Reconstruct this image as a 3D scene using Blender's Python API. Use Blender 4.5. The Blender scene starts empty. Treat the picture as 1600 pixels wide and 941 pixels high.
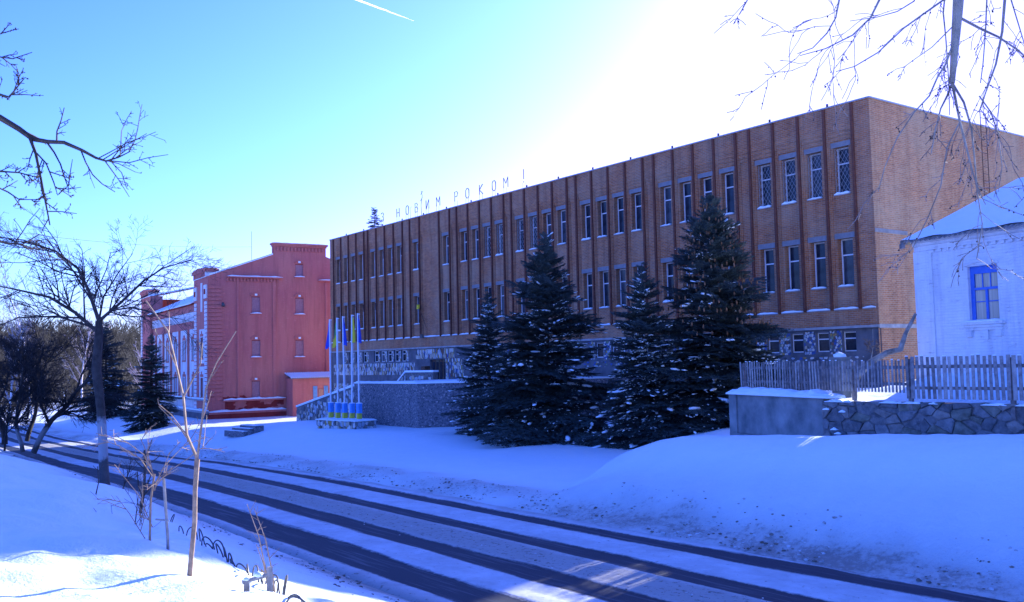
import bpy, math, random
import numpy as np
from mathutils import Vector, Matrix, noise
random.seed(7); np.random.seed(7)
S = bpy.context.scene
COL = S.collection
R = math.radians

# ------------------------------------------------------------------ camera, sky, sun, exposure
cam_d = bpy.data.cameras.new('camera'); cam = bpy.data.objects.new('camera', cam_d); COL.objects.link(cam)
S.camera = cam
rows = [(0.59497103, 0.06504944, -0.80111051 * -1), (0.80342724, -0.02001492, -0.59506644), (-0.02267457, 0.9976813, -0.06417079)]
M4 = Matrix([[rows[0][0], rows[0][1], rows[0][2], 0], [rows[1][0], rows[1][1], rows[1][2], 0],
             [rows[2][0], rows[2][1], rows[2][2], 3.5], [0, 0, 0, 1]])
cam.matrix_world = M4
cam_d.sensor_width = 36; cam_d.lens = 1471.7 / 1600 * 36
cam_d.clip_start = 0.1; cam_d.clip_end = 20000
S.render.resolution_x = 1024; S.render.resolution_y = 602

SUN_AZ = (-0.2607, 0.9654)      # horizontal direction towards the sun
SUN_EL = R(14.5)
w = bpy.data.worlds.new('World'); S.world = w; w.use_nodes = True
wn = w.node_tree.nodes; wl = w.node_tree.links
bg = wn['Background']
sky = wn.new('ShaderNodeTexSky'); sky.sky_type = 'NISHITA'; sky.sun_disc = False
sky.sun_elevation = SUN_EL; sky.sun_rotation = math.atan2(SUN_AZ[0], SUN_AZ[1])
sky.altitude = 200; sky.air_density = 1.0; sky.dust_density = 1.5; sky.ozone_density = 6.0
SKY_P = 1.45                                    # contrast of the whole sky dome, the same everywhere
gam = wn.new('ShaderNodeGamma'); gam.inputs[1].default_value = SKY_P
tint = wn.new('ShaderNodeVectorMath'); tint.operation = 'MULTIPLY'
kk = (1 / 0.15) ** (1 - SKY_P)
tint.inputs[1].default_value = (kk * 1.76, kk * 1.44, kk * 2.25)
cap = wn.new('ShaderNodeVectorMath'); cap.operation = 'MINIMUM'; cap.inputs[1].default_value = (0.40 / 0.15, 0.43 / 0.15, 1.6 / 0.15)
wl.new(sky.outputs[0], gam.inputs[0]); wl.new(gam.outputs[0], tint.inputs[0]); wl.new(tint.outputs[0], cap.inputs[0])
wl.new(cap.outputs[0], bg.inputs[0]); bg.inputs[1].default_value = 0.15
sd = bpy.data.lights.new('sun', 'SUN'); sd.energy = 5.0; sd.angle = R(0.5); sd.color = (1.0, 0.96, 0.90)
sun = bpy.data.objects.new('sun', sd); COL.objects.link(sun)
sv = Vector((SUN_AZ[0] * math.cos(SUN_EL), SUN_AZ[1] * math.cos(SUN_EL), math.sin(SUN_EL)))
sun.rotation_euler = sv.to_track_quat('Z', 'Y').to_euler(); sun.location = (0, 60, 60)
vs = S.view_settings; vs.view_transform = 'Standard'; vs.look = 'None'; vs.exposure = 1.5; vs.gamma = 1
S.render.engine = 'CYCLES'; S.cycles.max_bounces = 6; S.cycles.diffuse_bounces = 3; S.cycles.transparent_max_bounces = 8

# ------------------------------------------------------------------ helpers
def tag(o, label=None, cat=None, group=None, kind=None):
    if label: o['label'] = label
    if cat: o['category'] = cat
    if group: o['group'] = group
    if kind: o['kind'] = kind
    return o
def thing(name, loc, label, cat, group=None, rz=0.0):
    o = bpy.data.objects.new(name, None); COL.objects.link(o); o.location = loc; o.rotation_euler = (0, 0, rz)
    o.empty_display_size = 0.3
    return tag(o, label, cat, group)
class MB:
    def __init__(s): s.v = []; s.f = []; s.m = []; s.mats = []
    def mi(s, m):
        if m not in s.mats: s.mats.append(m)
        return s.mats.index(m)
    def add(s, vs_, fs, m):
        b = len(s.v); k = s.mi(m)
        s.v.extend([tuple(p) for p in vs_])
        for f in fs: s.f.append(tuple(b + i for i in f)); s.m.append(k)
    def box(s, x0, x1, y0, y1, z0, z1, m, T=None):
        p = [(x0,y0,z0),(x1,y0,z0),(x1,y1,z0),(x0,y1,z0),(x0,y0,z1),(x1,y0,z1),(x1,y1,z1),(x0,y1,z1)]
        if T: p = [T(*q) for q in p]
        s.add(p, [(0,3,2,1),(4,5,6,7),(0,1,5,4),(1,2,6,5),(2,3,7,6),(3,0,4,7)], m)
    def prism(s, poly, z0, z1, m):
        n = len(poly)
        s.add([(x, y, z0) for x, y in poly] + [(x, y, z1) for x, y in poly],
              [tuple(range(n-1, -1, -1)), tuple(range(n, 2*n))] + [(i, (i+1) % n, n+(i+1) % n, n+i) for i in range(n)], m)
    def prism_axis(s, poly, a0, a1, m, axis='x'):     # poly in the plane normal to axis, (u,z)
        n = len(poly)
        P = (lambda a, u, z: (a, u, z)) if axis == 'x' else (lambda a, u, z: (u, a, z))
        s.add([P(a0, u, z) for u, z in poly] + [P(a1, u, z) for u, z in poly],
              [tuple(range(n-1, -1, -1)), tuple(range(n, 2*n))] + [(i, (i+1) % n, n+(i+1) % n, n+i) for i in range(n)], m)
    def tube(s, pts, rad, sides, m, cap=True):
        pts = [Vector(p) for p in pts]; n = len(pts)
        if n < 2: return
        vv = []; up = Vector((0.13, 0.31, 0.94))
        for i in range(n):
            d = (pts[min(i+1, n-1)] - pts[max(i-1, 0)])
            if d.length < 1e-9: d = Vector((0, 0, 1))
            d.normalize()
            a = d.cross(up)
            if a.length < 0.05: a = d.cross(Vector((1, 0, 0)))
            a.normalize(); b = d.cross(a)
            r = rad[i] if hasattr(rad, '__len__') else rad
            for k in range(sides):
                t = 2 * math.pi * k / sides
                vv.append(pts[i] + a * (math.cos(t) * r) + b * (math.sin(t) * r))
        ff = []
        for i in range(n-1):
            for k in range(sides):
                k2 = (k+1) % sides
                ff.append((i*sides+k, i*sides+k2, (i+1)*sides+k2, (i+1)*sides+k))
        if cap: ff.append(tuple(range(sides-1, -1, -1))); ff.append(tuple((n-1)*sides+k for k in range(sides)))
        s.add(vv, ff, m)
    def mesh(s, name, smooth=False):
        me = bpy.data.meshes.new(name); me.from_pydata(s.v, [], s.f)
        for m in s.mats: me.materials.append(m)
        if len(s.mats) > 1: me.polygons.foreach_set('material_index', s.m)
        if smooth: me.polygons.foreach_set('use_smooth', [True] * len(s.f))
        me.update(); return me
    def build(s, name, parent=None, loc=(0, 0, 0), rz=0, smooth=False):
        return put(name, s.mesh(name, smooth), parent, loc, rz)
def put(name, me, parent=None, loc=(0, 0, 0), rz=0.0, rot=None):
    o = bpy.data.objects.new(name, me); COL.objects.link(o); o.parent = parent; o.location = loc
    o.rotation_euler = rot if rot else (0, 0, rz)
    return o
def np_obj(name, V, F, mat, parent=None, loc=(0, 0, 0), smooth=False):
    """fast mesh: V (n,3); F (m,k) with constant k"""
    me = bpy.data.meshes.new(name); n = len(V); m, k = F.shape
    me.vertices.add(n); me.vertices.foreach_set('co', np.asarray(V, np.float32).ravel())
    me.loops.add(m * k); me.loops.foreach_set('vertex_index', F.astype(np.int32).ravel())
    me.polygons.add(m); me.polygons.foreach_set('loop_start', np.arange(0, m * k, k, dtype=np.int32))
    if smooth: me.polygons.foreach_set('use_smooth', np.ones(m, bool))
    me.update(calc_edges=True); me.materials.append(mat)
    return put(name, me, parent, loc)
def smooth01(a, b, x):
    t = min(1, max(0, (x - a) / (b - a))); return t * t * (3 - 2 * t)
def lerp_tab(tab, x):
    if x <= tab[0][0]: return tab[0][1]
    for (x0, y0), (x1, y1) in zip(tab, tab[1:]):
        if x <= x1:
            t = (x - x0) / (x1 - x0); return y0 + (y1 - y0) * t
    return tab[-1][1]

# ------------------------------------------------------------------ materials
def new_mat(name, rough=0.8, spec=0.3):
    m = bpy.data.materials.new(name); m.use_nodes = True
    b = m.node_tree.nodes['Principled BSDF']; b.inputs['Roughness'].default_value = rough
    b.inputs['Specular IOR Level'].default_value = spec
    return m, m.node_tree.nodes, m.node_tree.links, b
def ramp(nodes, stops, interp='LINEAR'):
    r = nodes.new('ShaderNodeValToRGB'); r.color_ramp.interpolation = interp
    e = r.color_ramp.elements
    while len(e) < len(stops): e.new(0.5)
    for i, (p, c) in enumerate(stops):
        e[i].position = p; e[i].color = (c, c, c, 1) if not hasattr(c, '__len__') else tuple(c) + (1,)
    return r
def noise_node(nodes, links, vec, scale, detail=4, rough=0.6, dist=0.0):
    n = nodes.new('ShaderNodeTexNoise'); n.inputs['Scale'].default_value = scale; n.inputs['Detail'].default_value = detail
    n.inputs['Roughness'].default_value = rough; n.inputs['Distortion'].default_value = dist
    if vec is not None: links.new(vec, n.inputs['Vector'])
    return n
def mix(nodes, links, fac, a, b, mode='MIX'):
    x = nodes.new('ShaderNodeMix'); x.data_type = 'RGBA'; x.blend_type = mode
    for sock, val in ((0, fac), (6, a), (7, b)):
        if isinstance(val, bpy.types.NodeSocket): links.new(val, x.inputs[sock])
        elif hasattr(val, '__len__'): x.inputs[sock].default_value = tuple(val) + (1,)
        else: x.inputs[sock].default_value = val if sock == 0 else (val, val, val, 1)
    return x.outputs[2]
def mathn(nodes, links, op, a, b=0.0):
    x = nodes.new('ShaderNodeMath'); x.operation = op
    for i, val in ((0, a), (1, b)):
        if isinstance(val, bpy.types.NodeSocket): links.new(val, x.inputs[i])
        else: x.inputs[i].default_value = val
    return x.outputs[0]
def bump(nodes, links, b, h, strength=0.3, dist=0.02):
    bp = nodes.new('ShaderNodeBump'); bp.inputs['Strength'].default_value = strength; bp.inputs['Distance'].default_value = dist
    links.new(h, bp.inputs['Height']); links.new(bp.outputs[0], b.inputs['Normal'])
def coords(nodes, kind='Object'):
    return nodes.new('ShaderNodeTexCoord').outputs[kind]
def mat_noise(name, c1, c2, scale=6, rough=0.8, bmp=0.2, bd=0.01, lo=0.35, hi=0.65, detail=5, spec=0.3, metallic=0.0):
    m, n, l, b = new_mat(name, rough, spec)
    co = coords(n); t = noise_node(n, l, co, scale, detail)
    r = ramp(n, [(lo, c1), (hi, c2)]); l.new(t.outputs[0], r.inputs[0]); l.new(r.outputs[0], b.inputs['Base Color'])
    b.inputs['Metallic'].default_value = metallic
    if bmp: 
        t2 = noise_node(n, l, co, scale * 5, 4); bump(n, l, b, t2.outputs[0], bmp, bd)
    return m

SNOWC = (0.74, 0.82, 0.93)
def make_snow(name, dirt_attr=False):
    m, n, l, b = new_mat(name, 0.55, 0.25)
    co = coords(n)
    t = noise_node(n, l, co, 1.3, 6, 0.6); r = ramp(n, [(0.3, (0.80, 0.91, 0.955)), (0.7, (0.85, 0.94, 0.97))])
    l.new(t.outputs[0], r.inputs[0]); col = r.outputs[0]
    fine0 = noise_node(n, l, co, 22, 6, 0.7); mid_ = noise_node(n, l, co, 3.5, 5, 0.6)
    fine = n.new('ShaderNodeMath'); fine.operation = 'ADD'; l.new(fine0.outputs[0], fine.inputs[0]); l.new(mathn(n, l, 'MULTIPLY', mid_.outputs[0], 2.2), fine.inputs[1])
    h = fine.outputs[0]
    if dirt_attr:
        at = n.new('ShaderNodeAttribute'); at.attribute_name = 'dirt'
        n1 = noise_node(n, l, co, 7.0, 8, 0.72)
        n2 = noise_node(n, l, co, 1.1, 4, 0.6)
        s_ = mathn(n, l, 'ADD', mathn(n, l, 'MULTIPLY', n1.outputs[0], 0.75), mathn(n, l, 'MULTIPLY', n2.outputs[0], 0.35))
        thr = mathn(n, l, 'ADD', s_, mathn(n, l, 'MULTIPLY', at.outputs['Fac'], 0.30))
        rr = ramp(n, [(0.80, 0.0), (0.92, 1.0)]); l.new(thr, rr.inputs[0])
        soft = mathn(n, l, 'MULTIPLY', mathn(n, l, 'MULTIPLY', at.outputs['Fac'], mathn(n, l, 'ADD', n2.outputs[0], 0.45)), 0.85)
        col = mix(n, l, soft, col, (0.40, 0.385, 0.375))
        col = mix(n, l, mathn(n, l, 'MULTIPLY', rr.outputs[0], 0.6), col, (0.17, 0.155, 0.14))
        h = mathn(n, l, 'ADD', fine.outputs[0], mathn(n, l, 'MULTIPLY', mathn(n, l, 'MULTIPLY', n1.outputs[0], at.outputs['Fac']), 3.0))
    l.new(col, b.inputs['Base Color'])
    bump(n, l, b, h, 0.55, 0.03)
    return m
M_snow = make_snow('snow'); M_ground = make_snow('snow_ground', True)

def make_road():
    m, n, l, b = new_mat('road_snow_asphalt', 0.6, 0.12)
    co = coords(n); at = n.new('ShaderNodeAttribute'); at.attribute_name = 'lat'
    mp = n.new('ShaderNodeMapping'); mp.inputs['Scale'].default_value = (0.18, 1.6, 1); l.new(co, mp.inputs[0])
    wob = noise_node(n, l, mp.outputs[0], 1.2, 5, 0.6)
    frayn = noise_node(n, l, co, 7, 6, 0.75)
    lat = mathn(n, l, 'ADD', at.outputs['Fac'], mathn(n, l, 'ADD', mathn(n, l, 'MULTIPLY', mathn(n, l, 'SUBTRACT', wob.outputs[0], 0.5), 0.42), mathn(n, l, 'MULTIPLY', mathn(n, l, 'SUBTRACT', frayn.outputs[0], 0.5), 0.16)))
    tot = None
    for c, hw in ((2.4, 0.23), (0.92, 0.28), (-0.78, 0.32), (-2.38, 0.43)):
        d = mathn(n, l, 'ABSOLUTE', mathn(n, l, 'SUBTRACT', lat, c))
        mr = n.new('ShaderNodeMapRange'); mr.inputs['From Min'].default_value = hw + 0.045; mr.inputs['From Max'].default_value = hw - 0.035
        l.new(d, mr.inputs[0])
        tot = mr.outputs[0] if tot is None else mathn(n, l, 'MAXIMUM', tot, mr.outputs[0])
    # frost streaks lying inside the wheel tracks
    mp2 = n.new('ShaderNodeMapping'); mp2.inputs['Scale'].default_value = (0.25, 5, 1); mp2.inputs['Rotation'].default_value = (0, 0, 0.05); l.new(co, mp2.inputs[0])
    st = noise_node(n, l, mp2.outputs[0], 1.6, 6, 0.7)
    sr = ramp(n, [(0.52, 0.0), (0.80, 0.34)]); l.new(st.outputs[0], sr.inputs[0])
    asph_n = noise_node(n, l, co, 40, 4)
    ar = ramp(n, [(0.3, (0.030, 0.037, 0.055)), (0.7, (0.048, 0.056, 0.078))]); l.new(asph_n.outputs[0], ar.inputs[0])
    asph = mix(n, l, sr.outputs[0], ar.outputs[0], (0.45, 0.48, 0.52))
    sn = noise_node(n, l, co, 1.4, 8, 0.7)
    snr = ramp(n, [(0.3, (0.47, 0.48, 0.50)), (0.7, (0.70, 0.74, 0.79))]); l.new(sn.outputs[0], snr.inputs[0])
    # sandy slush between the lanes and at the sides
    d0 = mathn(n, l, 'ABSOLUTE', mathn(n, l, 'SUBTRACT', lat, 0.05))
    mr0 = n.new('ShaderNodeMapRange'); mr0.inputs['From Min'].default_value = 0.75; mr0.inputs['From Max'].default_value = 0.35; l.new(d0, mr0.inputs[0])
    d1 = mathn(n, l, 'ABSOLUTE', at.outputs['Fac'])
    mr1 = n.new('ShaderNodeMapRange'); mr1.inputs['From Min'].default_value = 2.75; mr1.inputs['From Max'].default_value = 3.2; l.new(d1, mr1.inputs[0])
    side = mathn(n, l, 'MAXIMUM', mr0.outputs[0], mr1.outputs[0])
    snow = mix(n, l, mathn(n, l, 'MULTIPLY', side, 0.75), snr.outputs[0], (0.34, 0.32, 0.29))
    sp = noise_node(n, l, co, 9, 7, 0.75)
    spa = mathn(n, l, 'ADD', sp.outputs[0], mathn(n, l, 'MULTIPLY', side, 0.05))
    spr = ramp(n, [(0.60, 0.0), (0.67, 0.75)]); l.new(spa, spr.inputs[0])
    snow = mix(n, l, spr.outputs[0], snow, (0.12, 0.105, 0.09))
    l.new(mix(n, l, tot, snow, asph), b.inputs['Base Color'])
    rg = mathn(n, l, 'SUBTRACT', 0.85, mathn(n, l, 'MULTIPLY', tot, 0.12)); l.new(rg, b.inputs['Roughness'])
    inv = mathn(n, l, 'SUBTRACT', 1.0, tot)
    h = mathn(n, l, 'ADD', mathn(n, l, 'MULTIPLY', mathn(n, l, 'ADD', sp.outputs[0], sn.outputs[0]), inv), mathn(n, l, 'MULTIPLY', inv, 0.7))
    bump(n, l, b, h, 0.6, 0.03)
    return m
M_road = make_road()

def make_brick(name, c1, c2, mortar, patch=(0.38, 0.33, 0.27), patch_amt=0.25, bs=0.5):
    m, n, l, b = new_mat(name, 0.88, 0.2)
    co = coords(n); sp = n.new('ShaderNodeSeparateXYZ'); l.new(co, sp.inputs[0])
    cb = n.new('ShaderNodeCombineXYZ'); l.new(mathn(n, l, 'ADD', sp.outputs[0], sp.outputs[1]), cb.inputs[0]); l.new(sp.outputs[2], cb.inputs[1])
    bt = n.new('ShaderNodeTexBrick'); l.new(cb.outputs[0], bt.inputs['Vector'])
    bt.inputs['Scale'].default_value = 1; bt.inputs['Brick Width'].default_value = 0.265; bt.inputs['Row Height'].default_value = 0.088
    bt.inputs['Mortar Size'].default_value = 0.011; bt.inputs['Mortar Smooth'].default_value = 0.2; bt.inputs['Bias'].default_value = -0.1
    bt.inputs['Color1'].default_value = tuple(c1) + (1,); bt.inputs['Color2'].default_value = tuple(c2) + (1,); bt.inputs['Mortar'].default_value = tuple(mortar) + (1,)
    # every course differs a little
    cr = n.new('ShaderNodeCombineXYZ'); l.new(mathn(n, l, 'MULTIPLY', mathn(n, l, 'ADD', sp.outputs[0], sp.outputs[1]), 1.3), cr.inputs[0]); l.new(mathn(n, l, 'MULTIPLY', sp.outputs[2], 7.0), cr.inputs[1])
    t = noise_node(n, l, cr.outputs[0], 1.0, 4, 0.7); r = ramp(n, [(0.3, (0.78, 0.78, 0.80)), (0.72, (1.14, 1.12, 1.10))]); l.new(t.outputs[0], r.inputs[0])
    col = mix(n, l, 1.0, bt.outputs[0], r.outputs[0], 'MULTIPLY')
    t2 = noise_node(n, l, co, 0.35, 5, 0.6); r2 = ramp(n, [(0.42, 0.0), (0.68, patch_amt)]); l.new(t2.outputs[0], r2.inputs[0])
    col = mix(n, l, r2.outputs[0], col, patch)
    ms = n.new('ShaderNodeMapping'); ms.inputs['Scale'].default_value = (2.2, 2.2, 0.16); l.new(co, ms.inputs[0])
    t3 = noise_node(n, l, ms.outputs[0], 1.0, 6, 0.7); r3 = ramp(n, [(0.3, (0.70, 0.68, 0.70)), (0.5, (1.0, 1.0, 1.0)), (0.75, (1.12, 1.12, 1.15))]); l.new(t3.outputs[0], r3.inputs[0])
    col = mix(n, l, 1.0, col, r3.outputs[0], 'MULTIPLY')
    l.new(col, b.inputs['Base Color'])
    bump(n, l, b, mathn(n, l, 'SUBTRACT', mathn(n, l, 'MULTIPLY', t.outputs[0], 0.3), bt.outputs['Fac']), bs, 0.012)
    return m
M_brick = make_brick('orange_brick', (0.46, 0.168, 0.060), (0.27, 0.092, 0.040), (0.33, 0.26, 0.20), (0.38, 0.29, 0.20), 0.5)
M_brick_end = make_brick('pale_orange_brick', (0.47, 0.215, 0.095), (0.33, 0.135, 0.065), (0.38, 0.31, 0.22), (0.40, 0.33, 0.22), 0.5)
M_rib = make_brick('red_rib_brick', (0.20, 0.07, 0.045), (0.13, 0.045, 0.03), (0.09, 0.05, 0.04), (0.13, 0.07, 0.05), 0.2)

def make_paint(name, base, worn, under, brickbump=0.35, amt=0.35, sc=1.2):
    """painted masonry: colour varies in broad patches, worn where the noise peaks, faint courses in relief"""
    m, n, l, b = new_mat(name, 0.85, 0.2)
    co = coords(n); sp = n.new('ShaderNodeSeparateXYZ'); l.new(co, sp.inputs[0])
    cb = n.new('ShaderNodeCombineXYZ'); l.new(mathn(n, l, 'ADD', sp.outputs[0], sp.outputs[1]), cb.inputs[0]); l.new(sp.outputs[2], cb.inputs[1])
    bt = n.new('ShaderNodeTexBrick'); l.new(cb.outputs[0], bt.inputs['Vector']); bt.inputs['Scale'].default_value = 1
    bt.inputs['Brick Width'].default_value = 0.265; bt.inputs['Row Height'].default_value = 0.085; bt.inputs['Mortar Size'].default_value = 0.008
    t = noise_node(n, l, co, sc, 7, 0.65); r = ramp(n, [(0.35, base), (0.75, worn)]); l.new(t.outputs[0], r.inputs[0])
    cr = n.new('ShaderNodeMapping'); cr.inputs['Scale'].default_value = (1.5, 1.5, 6); l.new(co, cr.inputs[0])
    t2 = noise_node(n, l, cr.outputs[0], 1.6, 8, 0.75); r2 = ramp(n, [(0.56, 0.0), (0.68, amt)]); l.new(t2.outputs[0], r2.inputs[0])
    col = mix(n, l, r2.outputs[0], r.outputs[0], under)
    ms = n.new('ShaderNodeMapping'); ms.inputs['Scale'].default_value = (1.6, 1.6, 0.14); l.new(co, ms.inputs[0])
    t3 = noise_node(n, l, ms.outputs[0], 1.0, 7, 0.75); r3 = ramp(n, [(0.3, (0.74, 0.72, 0.74)), (0.52, (1.0, 1.0, 1.0)), (0.8, (1.08, 1.10, 1.10))]); l.new(t3.outputs[0], r3.inputs[0])
    col = mix(n, l, 1.0, col, r3.outputs[0], 'MULTIPLY')
    l.new(col, b.inputs['Base Color'])
    bump(n, l, b, mathn(n, l, 'SUBTRACT', t2.outputs[0], mathn(n, l, 'MULTIPLY', bt.outputs['Fac'], 0.28)), brickbump, 0.015)
    return m
M_pink = make_paint('pink_red_paint', (0.53, 0.155, 0.14), (0.62, 0.22, 0.165), (0.68, 0.35, 0.28), 0.35, 0.5, 0.22)
M_pinkdark = make_paint('damp_red_masonry', (0.26, 0.035, 0.035), (0.36, 0.06, 0.05), (0.5, 0.1, 0.08), 0.25, 0.4, 1.2)
M_quoin = make_paint('white_lime_paint', (0.78, 0.77, 0.76), (0.70, 0.68, 0.67), (0.5, 0.42, 0.4), 0.2, 0.4)
M_white = make_paint('whitewashed_brick', (0.74, 0.76, 0.78), (0.60, 0.62, 0.66), (0.30, 0.28, 0.29), 1.0, 0.7, 1.1)
M_grey = mat_noise('grey_plaster', (0.085, 0.09, 0.105), (0.15, 0.155, 0.17), 1.2, 0.9, 0.2, 0.01)
M_conc = mat_noise('concrete', (0.24, 0.25, 0.26), (0.38, 0.38, 0.38), 2.2, 0.9, 0.3, 0.01)
M_slab = mat_noise('retaining_concrete', (0.10, 0.12, 0.125), (0.30, 0.315, 0.31), 1.5, 0.9, 0.5, 0.02, 0.3, 0.7, 8)
def make_chip():
    m, n, l, b = new_mat('stone_chip_render', 0.9, 0.2)
    co = coords(n); v = n.new('ShaderNodeTexVoronoi'); v.inputs['Scale'].default_value = 16; l.new(co, v.inputs[0])
    r = ramp(n, [(0.0, (0.05, 0.055, 0.07)), (0.45, (0.15, 0.16, 0.18)), (0.8, (0.22, 0.22, 0.24)), (1.0, (0.55, 0.5, 0.45))])
    l.new(v.outputs['Color'], r.inputs[0]); l.new(r.outputs[0], b.inputs['Base Color']); bump(n, l, b, v.outputs['Distance'], 0.8, 0.03)
    return m
M_chip = make_chip()
M_frame = mat_noise('white_window_paint', (0.62, 0.64, 0.66), (0.74, 0.75, 0.76), 8, 0.5, 0.0)
M_grille = mat_noise('grille_paint', (0.30, 0.32, 0.34), (0.42, 0.44, 0.46), 8, 0.5, 0.0)
M_lintel = mat_noise('lintel_concrete', (0.17, 0.17, 0.18), (0.27, 0.27, 0.28), 2.2, 0.9, 0.3, 0.01)
M_blue = mat_noise('blue_window_paint', (0.035, 0.12, 0.48), (0.06, 0.17, 0.58), 6, 0.45, 0.1, 0.003)
M_metal = mat_noise('grey_metal', (0.25, 0.26, 0.28), (0.35, 0.36, 0.38), 8, 0.5, 0.0, metallic=0.3)
M_pole = mat_noise('white_pole_paint', (0.66, 0.69, 0.73), (0.74, 0.76, 0.8), 5, 0.4, 0.0)
M_rust = mat_noise('dark_rusty_metal', (0.05, 0.035, 0.03), (0.13, 0.07, 0.05), 12, 0.7, 0.1)
M_asb = mat_noise('asbestos_sheet', (0.16, 0.16, 0.17), (0.28, 0.27, 0.27), 3, 0.9, 0.2)
M_wood = mat_noise('weathered_grey_wood', (0.16, 0.15, 0.15), (0.34, 0.32, 0.31), 7, 0.85, 0.4, 0.004)
M_wood2 = mat_noise('weathered_dark_wood', (0.11, 0.10, 0.10), (0.24, 0.22, 0.21), 7, 0.85, 0.4, 0.004)
M_wood3 = mat_noise('weathered_pale_wood', (0.25, 0.23, 0.22), (0.42, 0.40, 0.38), 7, 0.85, 0.4, 0.004)
M_bark = mat_noise('dark_bark', (0.035, 0.028, 0.025), (0.10, 0.08, 0.07), 9, 0.9, 0.6, 0.02)
M_twig = mat_noise('twig_bark', (0.10, 0.07, 0.06), (0.20, 0.14, 0.11), 9, 0.8, 0.0)
M_sapbark = mat_noise('sapling_bark', (0.20, 0.13, 0.09), (0.38, 0.26, 0.18), 14, 0.7, 0.4, 0.005)
M_dkbark = mat_noise('wet_dark_bark', (0.012, 0.012, 0.014), (0.04, 0.036, 0.034), 6, 0.9, 0.0)
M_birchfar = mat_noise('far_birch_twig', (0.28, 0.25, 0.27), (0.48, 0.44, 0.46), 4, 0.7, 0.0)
M_birch = mat_noise('birch_twig', (0.12, 0.09, 0.08), (0.32, 0.27, 0.25), 4, 0.7, 0.0)
M_greybark = mat_noise('grey_lichen_bark', (0.14, 0.12, 0.10), (0.34, 0.32, 0.28), 5, 0.9, 0.5, 0.02)
M_flagb = mat_noise('blue_cloth', (0.03, 0.06, 0.42), (0.04, 0.09, 0.55), 3, 0.7, 0.0)
M_flagy = mat_noise('yellow_cloth', (0.62, 0.52, 0.03), (0.72, 0.62, 0.05), 3, 0.7, 0.0)
M_flagg = mat_noise('green_cloth', (0.15, 0.30, 0.12), (0.20, 0.4, 0.15), 3, 0.7, 0.0)
M_slb = mat_noise('light_blue_enamel', (0.06, 0.25, 0.62), (0.09, 0.32, 0.72), 6, 0.5, 0.0)
M_sly = mat_noise('yellow_enamel', (0.55, 0.50, 0.05), (0.62, 0.56, 0.08), 6, 0.5, 0.0)
M_door = mat_noise('dark_door', (0.05, 0.045, 0.035), (0.10, 0.09, 0.06), 5, 0.5, 0.0)
M_doorb = mat_noise('pale_blue_board', (0.10, 0.26, 0.50), (0.18, 0.36, 0.6), 5, 0.6, 0.0)
M_orange_board = mat_noise('dull_orange_board', (0.40, 0.20, 0.14), (0.5, 0.26, 0.18), 5, 0.6, 0.0)  # plain dull orange boards set between the blue ones on the hut
M_blind = mat_noise('boarded_opening', (0.34, 0.17, 0.19), (0.44, 0.24, 0.25), 6, 0.8, 0.1)
M_lamp = mat_noise('lamp_housing', (0.05, 0.05, 0.05), (0.12, 0.12, 0.12), 6, 0.5, 0.0)
M_cloud = bpy.data.materials.new('ice_trail'); M_cloud.use_nodes = True
_n = M_cloud.node_tree.nodes; _t = _n.new('ShaderNodeBsdfTranslucent'); _t.inputs[0].default_value = (0.95, 0.95, 0.95, 1)
M_cloud.node_tree.links.new(_t.outputs[0], _n['Material Output'].inputs[0])
def make_glass(name, dark, curtain=None):
    m, n, l, b = new_mat(name, 0.12, 0.22)
    co = coords(n)
    t = noise_node(n, l, co, 1.7, 3); r = ramp(n, [(0.35, dark), (0.65, tuple(min(1, c * 2.2 + 0.01) for c in dark))])
    l.new(t.outputs[0], r.inputs[0]); col = r.outputs[0]
    if curtain:
        mp = n.new('ShaderNodeMapping'); mp.inputs['Scale'].default_value = (14, 14, 0.3); l.new(co, mp.inputs[0])
        f = noise_node(n, l, mp.outputs[0], 1.0, 3); fr = ramp(n, [(0.3, tuple(c * 0.6 for c in curtain)), (0.65, curtain)]); l.new(f.outputs[0], fr.inputs[0]); col = fr.outputs[0]
    l.new(col, b.inputs['Base Color'])
    t3 = noise_node(n, l, co, 2.5, 2); bump(n, l, b, t3.outputs[0], 0.08, 0.02)
    return m
M_glass = make_glass('dark_window_glass', (0.012, 0.016, 0.025))
M_glass2 = make_glass('curtained_window_glass', (0.02, 0.02, 0.03), (0.13, 0.14, 0.15))
M_glass3 = make_glass('dusty_window_glass', (0.03, 0.035, 0.045))
M_glassh = make_glass('cottage_glass', (0.02, 0.02, 0.03), (0.55, 0.50, 0.40))
MOS = [mat_noise('mosaic_' + nm, tuple(c * 0.8 for c in c_), c_, 9, 0.6, 0.1) for nm, c_ in
       (('white', (0.62, 0.63, 0.62)), ('cream', (0.50, 0.44, 0.33)), ('blue', (0.05, 0.11, 0.34)), ('ochre', (0.40, 0.27, 0.08)),
        ('brown', (0.20, 0.10, 0.06)), ('pale_blue', (0.36, 0.44, 0.52)), ('dark', (0.07, 0.08, 0.09)), ('green', (0.20, 0.28, 0.18)))]
STONE = [mat_noise('fieldstone_' + nm, a, b_, 6, 0.9, 0.9, 0.03, 0.3, 0.7, 8) for nm, a, b_ in
         (('grey', (0.11, 0.115, 0.12), (0.27, 0.275, 0.28)), ('dark', (0.07, 0.075, 0.08), (0.18, 0.185, 0.19)),
          ('mossy', (0.09, 0.095, 0.075), (0.23, 0.235, 0.20)), ('warm', (0.13, 0.12, 0.11), (0.30, 0.28, 0.26)))]
M_mortar = mat_noise('rubble_mortar', (0.09, 0.095, 0.10), (0.22, 0.22, 0.22), 7, 0.95, 0.9, 0.03)
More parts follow.
